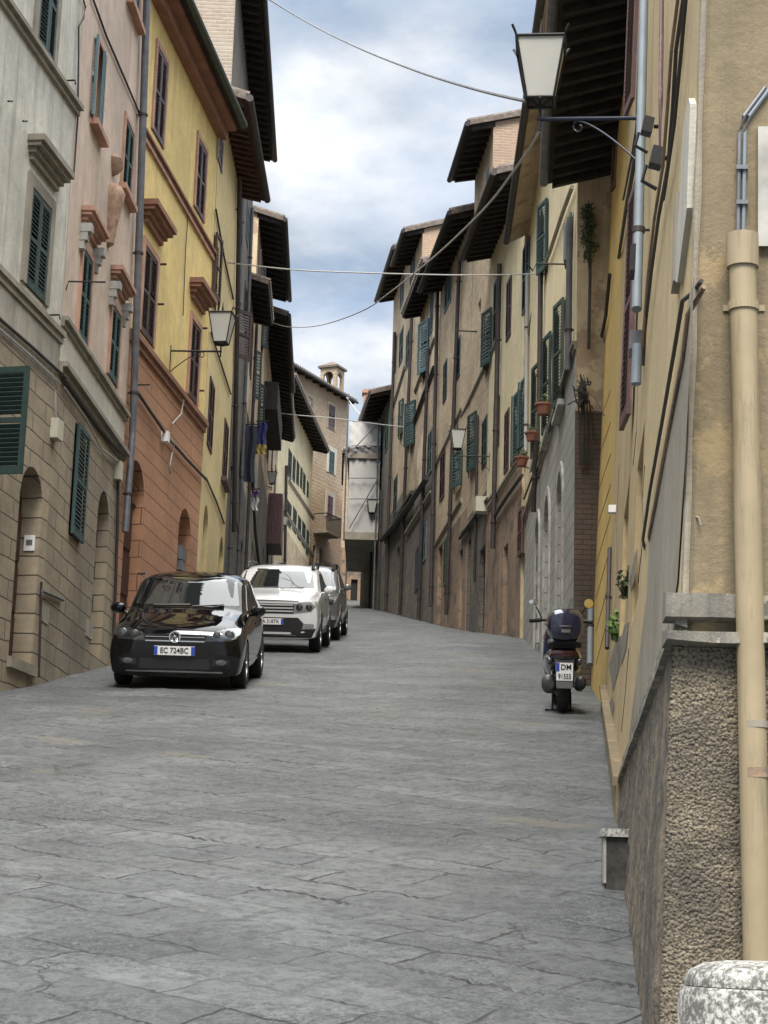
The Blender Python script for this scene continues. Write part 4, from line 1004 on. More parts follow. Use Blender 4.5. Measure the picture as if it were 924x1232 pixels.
# battered plinth of the street side: from the ledge out to the foot of the wall
def foot(Y): return .21 + .1095 * Y
sb = MB(); nx, nz = 120, 60; Y0_, Y1_ = yE - .06, 13.2
def pp(i, j):
    Y = Y0_ + (Y1_ - Y0_) * i / nx; zg = gz(1.4, Y) - .15; zt2 = max(z_d + .005, zg + .05); t = j / nz; z = zg + (zt2 - zg) * t
    xt = WN.A.x + .1026 * (Y - 6.1) + KN * z - .02; xf = min(foot(Y), xt - .0) ; x = xf + (xt - xf) * min(1, t * 1.15) ** .8
    d = noise.noise(Vector((Y * 9, z * 9, 1))) + .7 * noise.noise(Vector((Y * 30, z * 30, 2)))
    if i == 0: x = arris(z).x - .034; d = 0
    return Vector((x - .010 * d, Y, z)), (Y, z)
for i in range(nx):
    for j in range(nz):
        p = [pp(i, j), pp(i + 1, j), pp(i + 1, j + 1), pp(i, j + 1)]; sb.face([a for a, b in p], 0, [b for a, b in p])
sb.obj('stained_plinth', m_roughd, NR, True)
# skirting that follows the slope further up the street wall
sk = MB(); fpts = lambda a, b, c: WN.P(a, gz(2, 6.1 + a) + b, c)
sk.box(fpts, (WN.u(12.2), uN), (-.2, .22), (-.02, .05)); sk.box(fpts, (WN.u(12.2), uN), (.221, .28), (-.02, .075)); sk.obj('sloping_skirting', m_near, NR)
# cables on the street wall
wtube(WN, [(833, 338), (830, 352), (828, 362), (818, 420), (800, 520), (787, 590), (778, 650), (774, 668)], .008, .03, 8, [-.03, -.01, .02, .02, .02, .02, .02, -.02]).obj('cable_bundle', m_cable, NR, True)
wtube(WN, [(836, 345), (834, 362), (832, 378), (826, 430), (806, 530), (793, 600), (784, 645), (780, 660)], .009, .02, 8, [-.03, -.01, .012, .012, .012, .012, .012, -.02]).obj('cable', m_brownp, NR, True)
wtube(WN, [(832, -5), (822, 60), (818, 130), (812, 200), (800, 260), (790, 330), (782, 400), (780, 440)], .009, .03).obj('cable_bundle', m_cable, NR, True)
wtube(WN, [(828, -5), (819, 60), (814, 130), (808, 200), (797, 262), (788, 335), (781, 420)], .008, .04).obj('cable_bundle', m_brownp, NR, True)
wtube(WN, [(835, -5), (829, 60), (820, 150), (806, 240)], .008, .03).obj('cable', m_cable, NR, True)
wtube(WN, [(780, 130), (772, 180), (758, 250), (748, 310)], .02, .04).obj('cable', m_cable, NR, True)
wtube(WN, [(776, 130), (766, 185), (754, 240)], .012, .04).obj('cable', m_cable, NR, True)
wtube(WN, [(803, -5), (802, 120), (800, 200)], .012, .03).obj('red_cable', m_purp, NR, True)
vpipe(WN, NR, (787, 780), -10, 372, .031, .07, m_pipeg, dz=3)
vpipe(WN, NR, (779, 777.5), 415, 462, .031, .06, m_pipeg, dz=3)
vpipe(WN, NR, (743, 737), 20, 500, .045, .08, m_piped, dz=2.0)
vpipe(WN, NR, (742, 733), 300, 640, .03, .04, m_nearY, dz=3)
vpipe(WN, NR, (738, 735), 660, 780, .024, .04, m_piped, dz=3)
u, z = WN.q(741, 612); wbox(WN, (u - .06, u + .06), (z - .05, z + .03), (-.01, .08)).obj('junction_box', m_whitep, NR)
u, z = WN.q(785, 315); wbox(WN, (u - .09, u + .09), (z - .08, z + .08), (.1, .13)).obj('pipe_plate', m_iron, NR)
u, z = WN.q(777, 409); wbox(WN, (u - .05, u + .16), (z - .07, z + .05), (.0, .1)).obj('junction_box', m_pipes, NR)
# white fascia board on the corner
mb = MB(); uv = [WN.q(*p) for p in ((836, 118), (838, 125), (834, 250), (822, 340), (815, 335), (824, 250), (829, 150))]
n_ = .022
mb.face([WN.P(a, b, n_) for a, b in uv]); 
for (a, b), (c, d) in zip(uv, uv[1:] + uv[:1]): mb.face([WN.P(a, b, n_), WN.P(c, d, n_), WN.P(c, d, -.01), WN.P(a, b, -.01)])
mb.obj('white_board', m_board, NR)
u, z = WN.q(818, 330); wbox(WN, (u - .1, u + .06), (z - .06, z + .3), (0, .03)).obj('wood_batten', m_band, NR)
# gutter elbow from the neighbouring eave
g0 = at(683, 2, 19.5); g1 = at(738, 22, 17.2)
mb = MB(); e_ = WN.P(*WN.q(743, 22), .08); mb.tube([at(650, -12, e_.y + 1.5), at(690, 6, e_.y + .8), e_ + WN.N * .12 + Vector((0, 0, .06)), e_, e_ - Vector((0, 0, .15))], .05, 10); mb.obj('gutter_elbow', m_pipes, NR, True)
# end wall fittings
yF = yE - .03
def epipe(px, pys, r, off, mat, nm, n=12):
    mb = MB(); mb.tube([at(x, y, yF - off) for x, y in zip(px, pys)], r, n); return mb.obj(nm, mat, NR, True)
k = (yF - .08) / FPX
dp = epipe((893, 900, 913), (290, 640, 1230), 17.0 * k, .075, m_pipec, 'downpipe', 20)
mb = MB(); mb.tube([at(893, 283, yF - .075), at(893.5, 322, yF - .075)], 20.5 * k, 20); mb.obj('pipe_collar', m_pipec, dp, True)
mb = MB(); mb.tube([at(894.5, 364, yF - .075), at(894.6, 374, yF - .075)], 19.5 * k, 20); mb.box(lambda a, b, c: at(a, b, yF - c), (870, 920), (367, 374), (.0, .012)); mb.obj('pipe_bracket', m_pipec, dp)
mb = MB(); mb.tube([at(906, 868, yF - .075), at(906.2, 876, yF - .075)], 17.6 * k, 20); mb.obj('pipe_joint', m_band, dp, True)
mb = MB(); mb.tube([at(907, 924, yF - .075), at(907.4, 936, yF - .075)], 17.5 * k, 20); mb.obj('pipe_joint', m_brownp, dp, True)
for dx in (-3.2, 3.2):
    epipe((924 + dx, 898 + dx, 893 + dx, 892 + dx, 891 + dx), (105, 140, 160, 220, 292), 2.6 * k, .02, m_pipes if dx < 0 else m_pipeg, 'conduit', 8)
mb = MB(); mb.box(lambda a, b, c: at(a, b, yF - c), (912, 960), (152, 296), (-.01, .035)); sg = mb.obj('white_slab', m_whitest, NR)
for y in (200, 242): 
    mb = MB(); mb.box(lambda a, b, c: at(a, b, yF - c), (886, 900), (y - 2, y + 3), (.0, .035)); mb.obj('conduit_clip', m_pipes, NR)
mb = MB(); mb.tube([at(838, 622, yF), at(841, 623, yF - .02), at(843, 632, yF - .02)], .004, 6); mb.obj('wall_hook', m_band, NR)
# ------------------------------------------------------------------ world, light, camera
def setup():
    w = bpy.data.worlds.new('World'); SC.world = w; w.use_nodes = True; t = w.node_tree; t.nodes.clear()
    out = nd(t, 'OutputWorld'); bg = nd(t, 'Background'); t.links.new(bg.outputs[0], out.inputs[0])
    sky = nd(t, 'TexSky'); sky.sky_type = 'NISHITA'; sky.sun_disc = False; sky.sun_elevation = rad(55); sky.sun_rotation = rad(185); sky.air_density = 1.0; sky.dust_density = 1.5
    gen = nd(t, 'TexCoord').outputs['Generated']
    sep = nd(t, 'SeparateXYZ', {0: gen})
    zc = mth(t, 'MAXIMUM', sep.outputs[2], 0.0)
    den = mth(t, 'ADD', zc, .22)
    vec = nd(t, 'CombineXYZ', {0: mth(t, 'DIVIDE', sep.outputs[0], den), 1: mth(t, 'DIVIDE', sep.outputs[1], den), 2: .35}).outputs[0]
    vec = scl(t, vec, (1, 1, 1), (0, 0, rad(20)), (CLX, CLY, 0))
    n1 = noi(t, vec, 2.1, 9, .56); n2 = noi(t, scl(t, vec, (1, 1, 1), (0, 0, 0), (4.3, 1.7, 2)), 3.6, 7, .55)
    cov = ramp(t, n1, [(.38, g(0)), (.60, g(1))])
    shade = ramp(t, n2, [(.38, g(0)), (.64, g(1))])
    k = SKYK
    blue = mixc(t, .75, sky.outputs[0], (4.0 * k, 5.3 * k, 7.2 * k, 1))
    cl = mixc(t, shade, (4.7 * k, 5.8 * k, 7.3 * k, 1), (13.5 * k, 13.7 * k, 14.0 * k, 1))
    col = mixc(t, cov, blue, cl)
    # extra brightness added to the sky above the view, beyond natural overcast, to light the street
    ss = nd(t, 'MapRange', {0: sep.outputs[2], 1: .46, 2: .74, 3: 1.0, 4: ZEN}, interpolation_type='SMOOTHSTEP'); lift = ss.outputs[0]
    neu = nd(t, 'MapRange', {0: sep.outputs[2], 1: .48, 2: .70, 3: 0.0, 4: .85}, interpolation_type='SMOOTHSTEP').outputs[0]
    col = mixc(t, neu, col, (7.4 * k, 7.4 * k, 7.1 * k, 1))
    col = nd(t, 'VectorMath', {0: col, 1: nd(t, 'CombineXYZ', {0: lift, 1: lift, 2: lift}).outputs[0]}, operation='MULTIPLY').outputs[0]
    t.links.new(col, bg.inputs[0]); bg.inputs[1].default_value = .1
    L = bpy.data.lights.new('sun', 'SUN'); L.energy = 1.5; L.angle = rad(28); L.color = (1, .93, .83)
    o = bpy.data.objects.new('sun', L); COL.objects.link(o)
    el, az = rad(55), rad(185)
    dirv = Vector((math.sin(az) * math.cos(el), math.cos(az) * math.cos(el), math.sin(el)))
    o.rotation_euler = dirv.to_track_quat('Z', 'Y').to_euler(); o.location = (0, 0, 60)
    cam = bpy.data.cameras.new('camera'); co = bpy.data.objects.new('camera', cam); COL.objects.link(co)
    cam.sensor_fit = 'VERTICAL'; cam.sensor_height = 36; cam.sensor_width = 27; cam.lens = 36 * FPX / 1232; cam.clip_end = 2000; cam.clip_start = .1
    right = Vector((1, 0, 0)); up = Vector((0, -math.sin(PITCH), math.cos(PITCH))); fwd = Vector((0, math.cos(PITCH), math.sin(PITCH)))
    r2 = right * math.cos(ROLL) + up * math.sin(ROLL); u2 = up * math.cos(ROLL) - right * math.sin(ROLL)
    M = Matrix((r2, u2, -fwd)).transposed().to_4x4(); M.translation = (0, 0, EYE); co.matrix_world = M
    SC.camera = co
    SC.view_settings.view_transform = 'Standard'; SC.view_settings.look = 'None'; SC.view_settings.exposure = EXPO; SC.view_settings.gamma = 1
    SC.cycles.max_bounces = 6; SC.cycles.use_denoising = True
CLX, CLY, SKYK, ZEN, EXPO = 5.1, 2.6, .22, 5.9, 1.9
# ------------------------------------------------------------------ vehicles
def eval_mesh(o):
    dg = bpy.context.evaluated_depsgraph_get(); dg.update()
    me = bpy.data.meshes.new_from_object(o.evaluated_get(dg)); return me
def car_body(st, cutters, cowl=5):
    """st: list of (y, [(x,z)*9]) half sections; subdivided, wheel arches cut"""
    V, F = [], []
    for y, pts in st:
        ring = [(x, y, z) for x, z in pts] + [(-x, y, z) for x, z in pts[-2:0:-1]]
        V += ring
    n = len(st[0][1]) * 2 - 2
    for i in range(len(st) - 1):
        for k in range(n):
            a, b = i * n + k, i * n + (k + 1) % n; F.append((a, b, b + n, a + n))
    h = len(st[0][1]) - 1
    for base in (0, (len(st) - 1) * n):
        for k in range(h):
            r0, r1 = base + k, base + k + 1; l0, l1 = base + (n - k) % n, base + n - k - 1
            f = [r0, r1, l1, l0]; f = [q for i, q in enumerate(f) if q not in f[:i]]; F.append(tuple(f))
    me = bpy.data.meshes.new('tmp'); me.from_pydata(V, [], F)
    bm = bmesh.new(); bm.from_mesh(me); bmesh.ops.recalc_face_normals(bm, faces=bm.faces)
    cl = bm.edges.layers.float.get('crease_edge') or bm.edges.layers.float.new('crease_edge'); bm.verts.ensure_lookup_table()
    for e in bm.edges:
        a_, b_ = sorted((e.verts[0].index, e.verts[1].index)); sa_, sb_ = a_ // n, b_ // n
        k_ = a_ % n; k_ = min(k_, n - k_)
        if sa_ != sb_: e[cl] = {2: .5, 3: .25, 5: .55, 6: .5, 7: .15}.get(k_, 0)
        else: e[cl] = {0: .55, 1: .6, cowl: .6, cowl + 1: .25}.get(sa_, 0)
    bm.to_mesh(me); bm.free()
    o = bpy.data.objects.new('tmp', me); COL.objects.link(o)
    s = o.modifiers.new('s', 'SUBSURF'); s.levels = 3; s.render_levels = 3
    m1 = eval_mesh(o); tree = BVHTree.FromPolygons([v.co.copy() for v in m1.vertices], [tuple(p.vertices) for p in m1.polygons])
    tmp = []
    for (y, z, r) in cutters:
        cb = MB(); cb.lathe((-1.2, y, z), [(.0, 0), (r, 0), (r, .75 if True else 0), (.0, .75)], 32, 'x')
        cb2 = MB(); cb2.lathe((.45, y, z), [(.0, 0), (r, 0), (r, .75), (.0, .75)], 32, 'x')
        for q in (cb, cb2):
            c = q.obj('tmpc', m_black); tmp.append(c)
            m = o.modifiers.new('b', 'BOOLEAN'); m.operation = 'DIFFERENCE'; m.object = c; m.solver = 'EXACT'
    m2 = eval_mesh(o)
    for c in tmp + [o]: bpy.data.objects.remove(c)
    return m2, tree
def add_mesh(me, name, mat, parent, ang=35):
    me.materials.clear(); me.materials.append(mat)
    me.polygons.foreach_set('use_smooth', [True] * len(me.polygons)); me.polygons.foreach_set('material_index', [0] * len(me.polygons))
    try: me.set_sharp_from_angle(angle=rad(ang))
    except Exception: pass
    me.name = name; o = bpy.data.objects.new(name, me); COL.objects.link(o); o.parent = parent; ORG[o.name] = None
    return o
def conform(tree, poly, axis, off, name, mat, parent, cuts=5, back=.02):
    """a panel with outline poly laid on the body, thrown along axis"""
    bm = bmesh.new(); vs = [bm.verts.new((a, b, 0)) for a, b in poly]; bm.faces.new(vs)
    bmesh.ops.triangulate(bm, faces=bm.faces)
    bmesh.ops.subdivide_edges(bm, edges=bm.edges, cuts=cuts, use_grid_fill=True)
    dead = []
    D = {'front': Vector((0, 1, 0)), 'back': Vector((0, -1, 0)), 'right': Vector((-1, 0, 0)), 'left': Vector((1, 0, 0)), 'top': Vector((0, 0, -1))}[axis]
    bvs = list(bm.verts)
    for v in bvs:
        a, b = v.co.x, v.co.y
        s = {'front': (a, -3, b), 'back': (a, 9, b), 'right': (4, a, b), 'left': (-4, a, b), 'top': (a, b, 5)}[axis]
        hit, nr, _, _ = tree.ray_cast(Vector(s), D)
        if hit is None: dead.append(v); continue
        if nr.dot(D) > 0: nr = -nr
        v.co = hit + nr * off
    if dead: bmesh.ops.delete(bm, geom=dead, context='VERTS')
    be = [e for e in bm.edges if e.is_boundary]
    ex = bmesh.ops.extrude_edge_only(bm, edges=be)['geom']
    for v in ex:
        if isinstance(v, bmesh.types.BMVert): v.co += D * back
    bmesh.ops.recalc_face_normals(bm, faces=bm.faces)
    me = bpy.data.meshes.new(name); bm.to_mesh(me); bm.free()
    return add_mesh(me, name, mat, parent, 30)
def mirror_poly(p): return [(-a, b) for a, b in p][::-1]
def wheel(parent, x, y, r, w, side, rimm, spokes=5):
    mb = MB(); c = (x, y, r)
    prof = [(r * .62, -w / 2), (r * .9, -w / 2), (r * .985, -w * .38), (r, -w * .2), (r, w * .2), (r * .985, w * .38), (r * .9, w / 2), (r * .62, w / 2), (r * .62, -w / 2)]
    mb.lathe(c, prof, 32, 'x'); t = mb.obj('wheel', m_tyre, parent, True)
    rb = MB(); e = side * w * .42
    rb.lathe(c, [(r * .63, e - side * .02), (r * .66, e + side * .012), (r * .58, e + side * .004), (r * .55, e - side * .07), (.02, e - side * .08)], 32, 'x')
    for k in range(spokes):
        a = 2 * math.pi * k / spokes + .3; d = Vector((0, math.cos(a), math.sin(a))); p = Vector((0, -math.sin(a), math.cos(a)))
        f = lambda q, s, t_: Vector(c) + Vector((t_, 0, 0)) + d * q + p * s * (1 - .3 * q / r)
        rb.box(f, (r * .1, r * .58), (-.035, .035), (e - side * .05, e))
    rb.lathe(c, [(r * .16, e - side * .04), (r * .14, e + side * .012), (.005, e + side * .014)], 16, 'x')
    rb.obj('rim', rimm, t, True); return t
def text(parent, s, size, loc, mat, name='lettering', rot=(math.pi / 2, 0, 0), sx=1.0, ext=.002):
    c = bpy.data.curves.new(name, 'FONT'); c.body = s; c.size = size; c.align_x = 'CENTER'; c.align_y = 'CENTER'; c.extrude = ext; c.offset = size * .012
    t_ = bpy.data.objects.new('tmp', c); COL.objects.link(t_); me = eval_mesh(t_); bpy.data.objects.remove(t_); me.name = name; me.materials.clear(); me.materials.append(mat)
    o = bpy.data.objects.new(name, me); COL.objects.link(o); o.parent = parent; o.location = loc; o.rotation_euler = rot; o.scale = (sx, 1, 1)
    ORG[o.name] = None
    return o
def lamp_poly(pts): return pts
def plate(root, x, z, y, w, h, txt, bands, ts):
    mb = MB(); f = lambda a, b, c: Vector((a, b, c))
    mb.box(f, (x - w / 2, x + w / 2), (y - .008, y + .02), (z - h / 2, z + h / 2)); p = mb.obj('number_plate', m_platew, root)
    for a, b in bands:
        bb = MB(); bb.box(f, (a, b), (y - .011, y), (z - h / 2 + .004, z + h / 2 - .004)); bb.obj('plate_band', m_plateb, p)
    for s, dx, dz in txt: text(p, s, ts, (x + dx, y - .011, z + dz), m_black, 'plate_lettering', sx=.88)
    return p
def sec(zb, wb, zm, wm, zs, ws, wt, zte, zt):
    zg, wg = (zs + zte) / 2, (ws + wt) / 2
    return [(0, zb), (wb * .85, zb), (wb, zb + .05), (wm, zm), (ws + (wm - ws) * .35, zs - .06 if zs - .06 > zm else (zs + zm) / 2), (ws, zs), (wt + (ws - wt) * .12, zte - (zte - zs) * .16), (wt * .8, zte + (zt - zte) * .55), (0, zt)]
slope_ang = math.atan(SLOPE)
def car_root(name, X, Y, yaw, label, dz=0.0, k=.955):
    r = empty(name, (X, Y, gz(X, Y) + dz), label, 'car', 'cars parked along the left wall', (slope_ang, 0, yaw)); r.scale = (k, k, k); return r
def mirrors(root, x, y, z, mat):
    for s in (-1, 1):
        mb = MB(); c = Vector((s * x, y, z))
        mb.lathe(c, [(.005, -.075), (.07, -.06), (.105, -.01), (.10, .05), (.005, .055)], 16, 'y', 0, .72)
        mb.tube([c + Vector((-s * .16, .03, -.06)), c + Vector((0, .0, -.04))], .022, 6)
        o = mb.obj('door_mirror', mat, root, True)
def wipers(root, tree, zs, pts):
    mb = MB()
    for (a, b) in pts:
        P = []
        for i in range(7):
            x, z = a[0] + (b[0] - a[0]) * i / 6, a[1] + (b[1] - a[1]) * i / 6
            h = tree.ray_cast(Vector((x, -3, z)), Vector((0, 1, 0)))[0]
            if h: P.append(h + Vector((0, -.015, .012)))
        if len(P) > 2: mb.tube(P, .009, 5)
    mb.obj('wiper', m_black, root)
# black hatchback ------------------------------------------------------------
cr = car_root('hatchback_car', -2.56, 23.3, rad(-1.0), 'small black hatchback, first of the parked cars, front facing downhill', 0, .975)
st = [(0.0, sec(.24, .60, .44, .68, .62, .62, .46, .70, .715)), (.045, sec(.16, .80, .43, .845, .66, .80, .58, .75, .77)), (.18, sec(.15, .83, .45, .875, .72, .83, .66, .815, .84)),
      (.60, sec(.16, .83, .50, .875, .82, .84, .70, .90, .94)), (1.00, sec(.17, .82, .5, .87, .88, .83, .73, .965, 1.02)), (1.14, sec(.17, .82, .5, .87, .91, .83, .74, 1.01, 1.06)),
      (1.72, sec(.17, .82, .5, .87, .95, .84, .70, 1.41, 1.455)), (2.0, sec(.17, .82, .5, .87, .96, .84, .70, 1.47, 1.52)), (2.6, sec(.17, .82, .5, .87, .97, .84, .70, 1.475, 1.53)), (3.2, sec(.17, .82, .5, .87, .98, .83, .66, 1.42, 1.47)),
      (3.65, sec(.2, .80, .52, .86, .99, .81, .60, 1.29, 1.32)), (3.9, sec(.25, .76, .52, .83, .94, .77, .58, 1.02, 1.06)), (3.97, sec(.34, .62, .52, .72, .82, .64, .48, .89, .90))]
me, tr = car_body(st, [(.80, .30, .345), (3.24, .30, .345)])
add_mesh(me, 'body', m_carblk, cr)
conform(tr, [(-.70, 1.06), (.70, 1.06), (.60, 1.425), (-.60, 1.425)], 'front', .006, 'windscreen', m_carglass, cr)
for sx, ax in ((1, 'right'), (-1, 'left')):
    conform(tr, [(1.35, 1.0), (2.15, .99), (2.15, 1.36), (1.85, 1.34)], ax, .006, 'side_window', m_carglass, cr)
    conform(tr, [(2.22, .99), (3.05, 1.02), (3.0, 1.30), (2.22, 1.36)], ax, .006, 'side_window', m_carglass, cr)
    mp = mirror_poly if sx < 0 else (lambda p: p)
    hl = conform(tr, mp([(.38, .625), (.72, .635), (.82, .72), (.81, .80), (.62, .785), (.42, .72)]), 'front', .006, 'headlight', m_carglass, cr)
    for cx, r in ((.53, .05), (.69, .065)):
        h = tr.ray_cast(Vector((sx * cx, -3, .705)), Vector((0, 1, 0)))[0]
        mb = MB(); mb.lathe(h + Vector((0, -.014, 0)), [(.004, -.01), (r * .6, -.008), (r, .0), (r * 1.1, .03)], 16, 'y'); mb.obj('lamp_lens', m_lens, hl, True)
    fg = conform(tr, mp([(.48, .315), (.70, .32), (.72, .40), (.50, .395)]), 'front', .005, 'fog_light', m_black, cr, 3)
    h = tr.ray_cast(Vector((sx * .60, -3, .36)), Vector((0, 1, 0)))[0]
    mb = MB(); mb.lathe(h + Vector((0, -.01, 0)), [(.004, -.006), (.07, -.004), (.08, .02)], 16, 'y', 0, .5); mb.obj('lamp_lens', m_lens, fg, True)
conform(tr, [(-.38, .625), (.38, .625), (.40, .705), (-.40, .705)], 'front', .004, 'grille', m_black, cr, 4)
conform(tr, [(-.38, .615), (.38, .615), (.38, .63), (-.38, .63)], 'front', .010, 'chrome_strip', m_chrome, cr, 4)
conform(tr, [(-.38, .672), (.38, .672), (.38, .679), (-.38, .679)], 'front', .010, 'chrome_strip', m_chrome, cr, 4)
conform(tr, [(-.46, .27), (.46, .27), (.44, .40), (-.44, .40)], 'front', .004, 'lower_grille', m_black, cr, 4)
conform(tr, [(-.62, .225), (.62, .225), (.62, .24), (-.62, .24)], 'front', .008, 'chrome_strip', m_alu, cr, 4)
h = tr.ray_cast(Vector((0, -3, .675)), Vector((0, 1, 0)))[0]
mb = MB(); mb.lathe(h + Vector((0, -.012, 0)), [(.062, -.012), (.075, -.012), (.078, .01), (.058, .01), (.062, -.012)], 24, 'y'); em = mb.obj('badge', m_chrome, cr, True)
mb = MB(); mb.lathe(h + Vector((0, -.008, 0)), [(.003, 0), (.063, .0)], 24, 'y')
mb.obj('badge_disc', m_black, em)
mb = MB(); q = lambda a, b: h + Vector((a, -.018, b))
for pts in ([(-.026, .052), (0, .006), (.026, .052)], [(-.055, .024), (-.024, -.05), (0, -.004), (.024, -.05), (.055, .024)]): mb.tube([q(*p) for p in pts], .010, 5)
mb.obj('badge_letters', m_chrome, em)
plate(cr, 0, .50, h.y - .03, .52, .115, [('EC 724BC', 0, 0)], [(-.26, -.215), (.215, .26)], .098)
mirrors(cr, .95, 1.30, 1.0, m_carblk); wipers(cr, tr, 0, [((-.45, 1.045), (.05, 1.06)), ((.08, 1.04), (.5, 1.07))])
for y in (.80, 3.24):
    for s in (-1, 1): wheel(cr, s * .765, y, .31, .2, s, m_alu)
for sx, ax in ((1, 'right'),): 
    conform(tr, [(2.0, .80), (2.14, .80), (2.14, .825), (2.0, .825)], ax, .012, 'door_handle', m_carblk, cr, 2); conform(tr, [(2.95, .82), (3.09, .82), (3.09, .845), (2.95, .845)], ax, .012, 'door_handle', m_carblk, cr, 2)
    conform(tr, [(1.2, .30), (2.8, .30), (2.8, .325), (1.2, .325)], ax, .006, 'sill_trim', m_chrome, cr, 3)
# white crossover -------------------------------------------------------------
def suv(name, X, Y, yaw, label, paint, low, s=1.0, dz=0):
    r = car_root(name, X, Y, yaw, label, dz)
    st = [(0.0, sec(.34, .64, .60, .76, .90, .70, .58, 1.0, 1.02)), (.05, sec(.26, .86, .60, .915, .94, .86, .70, 1.05, 1.075)), (.25, sec(.25, .89, .60, .94, .98, .89, .76, 1.09, 1.12)),
          (.7, sec(.26, .88, .62, .94, 1.03, .89, .78, 1.13, 1.16)), (1.12, sec(.27, .87, .62, .93, 1.07, .88, .79, 1.16, 1.20)), (1.24, sec(.27, .87, .62, .93, 1.09, .88, .79, 1.19, 1.23)),
          (1.82, sec(.27, .87, .62, .93, 1.11, .88, .74, 1.60, 1.645)), (2.2, sec(.27, .87, .62, .93, 1.12, .88, .74, 1.65, 1.70)), (3.0, sec(.27, .87, .62, .93, 1.14, .88, .73, 1.66, 1.71)), (3.7, sec(.28, .87, .62, .92, 1.16, .86, .68, 1.61, 1.65)),
          (4.1, sec(.32, .83, .62, .88, 1.12, .82, .62, 1.43, 1.46)), (4.28, sec(.4, .7, .62, .8, 1.0, .74, .55, 1.08, 1.1))]
    me, tr = car_body(st, [(.85, .34, .40), (3.5, .34, .40)])
    add_mesh(me, 'body', paint, r)
    conform(tr, [(-.74, 1.23), (.74, 1.23), (.66, 1.60), (-.66, 1.60)], 'front', .006, 'windscreen', m_carglass, r)
    for sx, ax in ((1, 'right'), (-1, 'left')):
        conform(tr, [(1.55, 1.16), (2.45, 1.15), (2.45, 1.52), (2.0, 1.50)], ax, .006, 'side_window', m_carglass, r)
        conform(tr, [(2.53, 1.15), (3.4, 1.18), (3.4, 1.48), (2.53, 1.52)], ax, .006, 'side_window', m_carglass, r)
        mp = mirror_poly if sx < 0 else (lambda p: p)
        hl = conform(tr, mp([(.44, .76), (.76, .80), (.88, .90), (.87, .985), (.62, .975), (.46, .94)]), 'front', .006, 'headlight', m_lamp2, r)
        for cx, rr in ((.56, .065), (.74, .065)):
            h = tr.ray_cast(Vector((sx * cx, -3, .875)), Vector((0, 1, 0)))[0]
            mb = MB(); mb.lathe(h + Vector((0, -.012, 0)), [(.004, -.008), (rr * .6, -.006), (rr, 0), (rr * 1.1, .03)], 16, 'y'); mb.obj('lamp_lens', m_carglass, hl, True)
        fg = conform(tr, mp([(.62, .46), (.84, .47), (.84, .56), (.64, .57)]), 'front', .014, 'fog_light', m_lamp2, r, 3)
        conform(tr, [(.2, .28), (4.2, .30), (4.2, .42), (.2, .42)], ax, .008, 'sill_cladding', m_black, r, 8)
    conform(tr, [(-.80, .30), (.80, .30), (.88, .47), (.66, .56), (.54, .68), (-.54, .68), (-.66, .56), (-.88, .47)], 'front', .006, 'lower_bumper', low, r, 6)
    conform(tr, [(-.42, .36), (.42, .36), (.40, .40), (-.40, .40)], 'front', .022, 'skid_plate', m_bright, r, 4)
    conform(tr, [(-.45, .755), (.45, .755), (.46, .945), (-.46, .945)], 'front', .006, 'grille', m_black, r, 4)
    for z in (.80, .86, .92): conform(tr, [(-.44, z - .013), (.44, z - .013), (.44, z + .013), (-.44, z + .013)], 'front', .016, 'grille_bar', m_bright, r, 4)
    for ax in ('right', 'left'):
        for poly in ([(1.46, .46), (1.475, .46), (1.475, 1.12), (1.46, 1.12)], [(2.48, .46), (2.495, .46), (2.495, 1.13), (2.48, 1.13)], [(3.36, .75), (3.375, .75), (3.42, 1.13), (3.405, 1.13)], [(1.46, .45), (3.2, .45), (3.2, .465), (1.46, .465)]):
            conform(tr, poly, ax, .003, 'panel_gap', m_black, r, 5, .012)
        for y in (2.28, 3.2): conform(tr, [(y - .09, .98), (y + .09, .98), (y + .09, 1.01), (y - .09, 1.01)], ax, .016, 'door_handle', m_black, r, 2)
        for yc in (.85, 3.5):
            ring = [(yc + .47 * math.cos(a), .34 + .47 * math.sin(a)) for a in [math.pi * k / 12 for k in range(13)]] + [(yc + .41 * math.cos(a), .34 + .41 * math.sin(a)) for a in [math.pi * k / 12 for k in range(12, -1, -1)]]
            conform(tr, ring, ax, .010, 'arch_trim', m_black, r, 2)
    conform(tr, [(-.80, .99), (.80, .99), (.80, 1.002), (-.80, 1.002)], 'front', .003, 'panel_gap', m_black, r, 5, .012)
    h = tr.ray_cast(Vector((0, -3, .60)), Vector((0, 1, 0)))[0]
    for s_ in (-1, 1):
        mb = MB(); mb.tube([(s_ * .66, 1.92, 1.60), (s_ * .66, 2.02, 1.70), (s_ * .655, 2.3, 1.725), (s_ * .65, 3.5, 1.72), (s_ * .62, 3.75, 1.60)], .032, 8); mb.obj('roof_rail', m_black, r, True)
    mirrors(r, 1.03, 1.5, 1.2, paint); wipers(r, tr, 0, [((-.5, 1.21), (.05, 1.23)), ((.08, 1.21), (.55, 1.24))])
    for y in (.85, 3.5):
        for s_ in (-1, 1): wheel(r, s_ * .82, y, .35, .22, s_, m_alu)
    return r, tr, h
r, tr, h = suv('crossover_car', -2.02, 33.9, rad(-2.2), 'white crossover with black roof rails, parked right behind the black hatchback', m_carwht, m_black)
plate(r, 0, .60, h.y - .02, .52, .115, [('FA 318TK', 0, 0)], [(-.26, -.215), (.215, .26)], .098)
r, tr, h = suv('estate_car', -1.80, 40.3, rad(-2.2), 'grey estate car, last and farthest of the three parked cars', m_cargry, m_black)
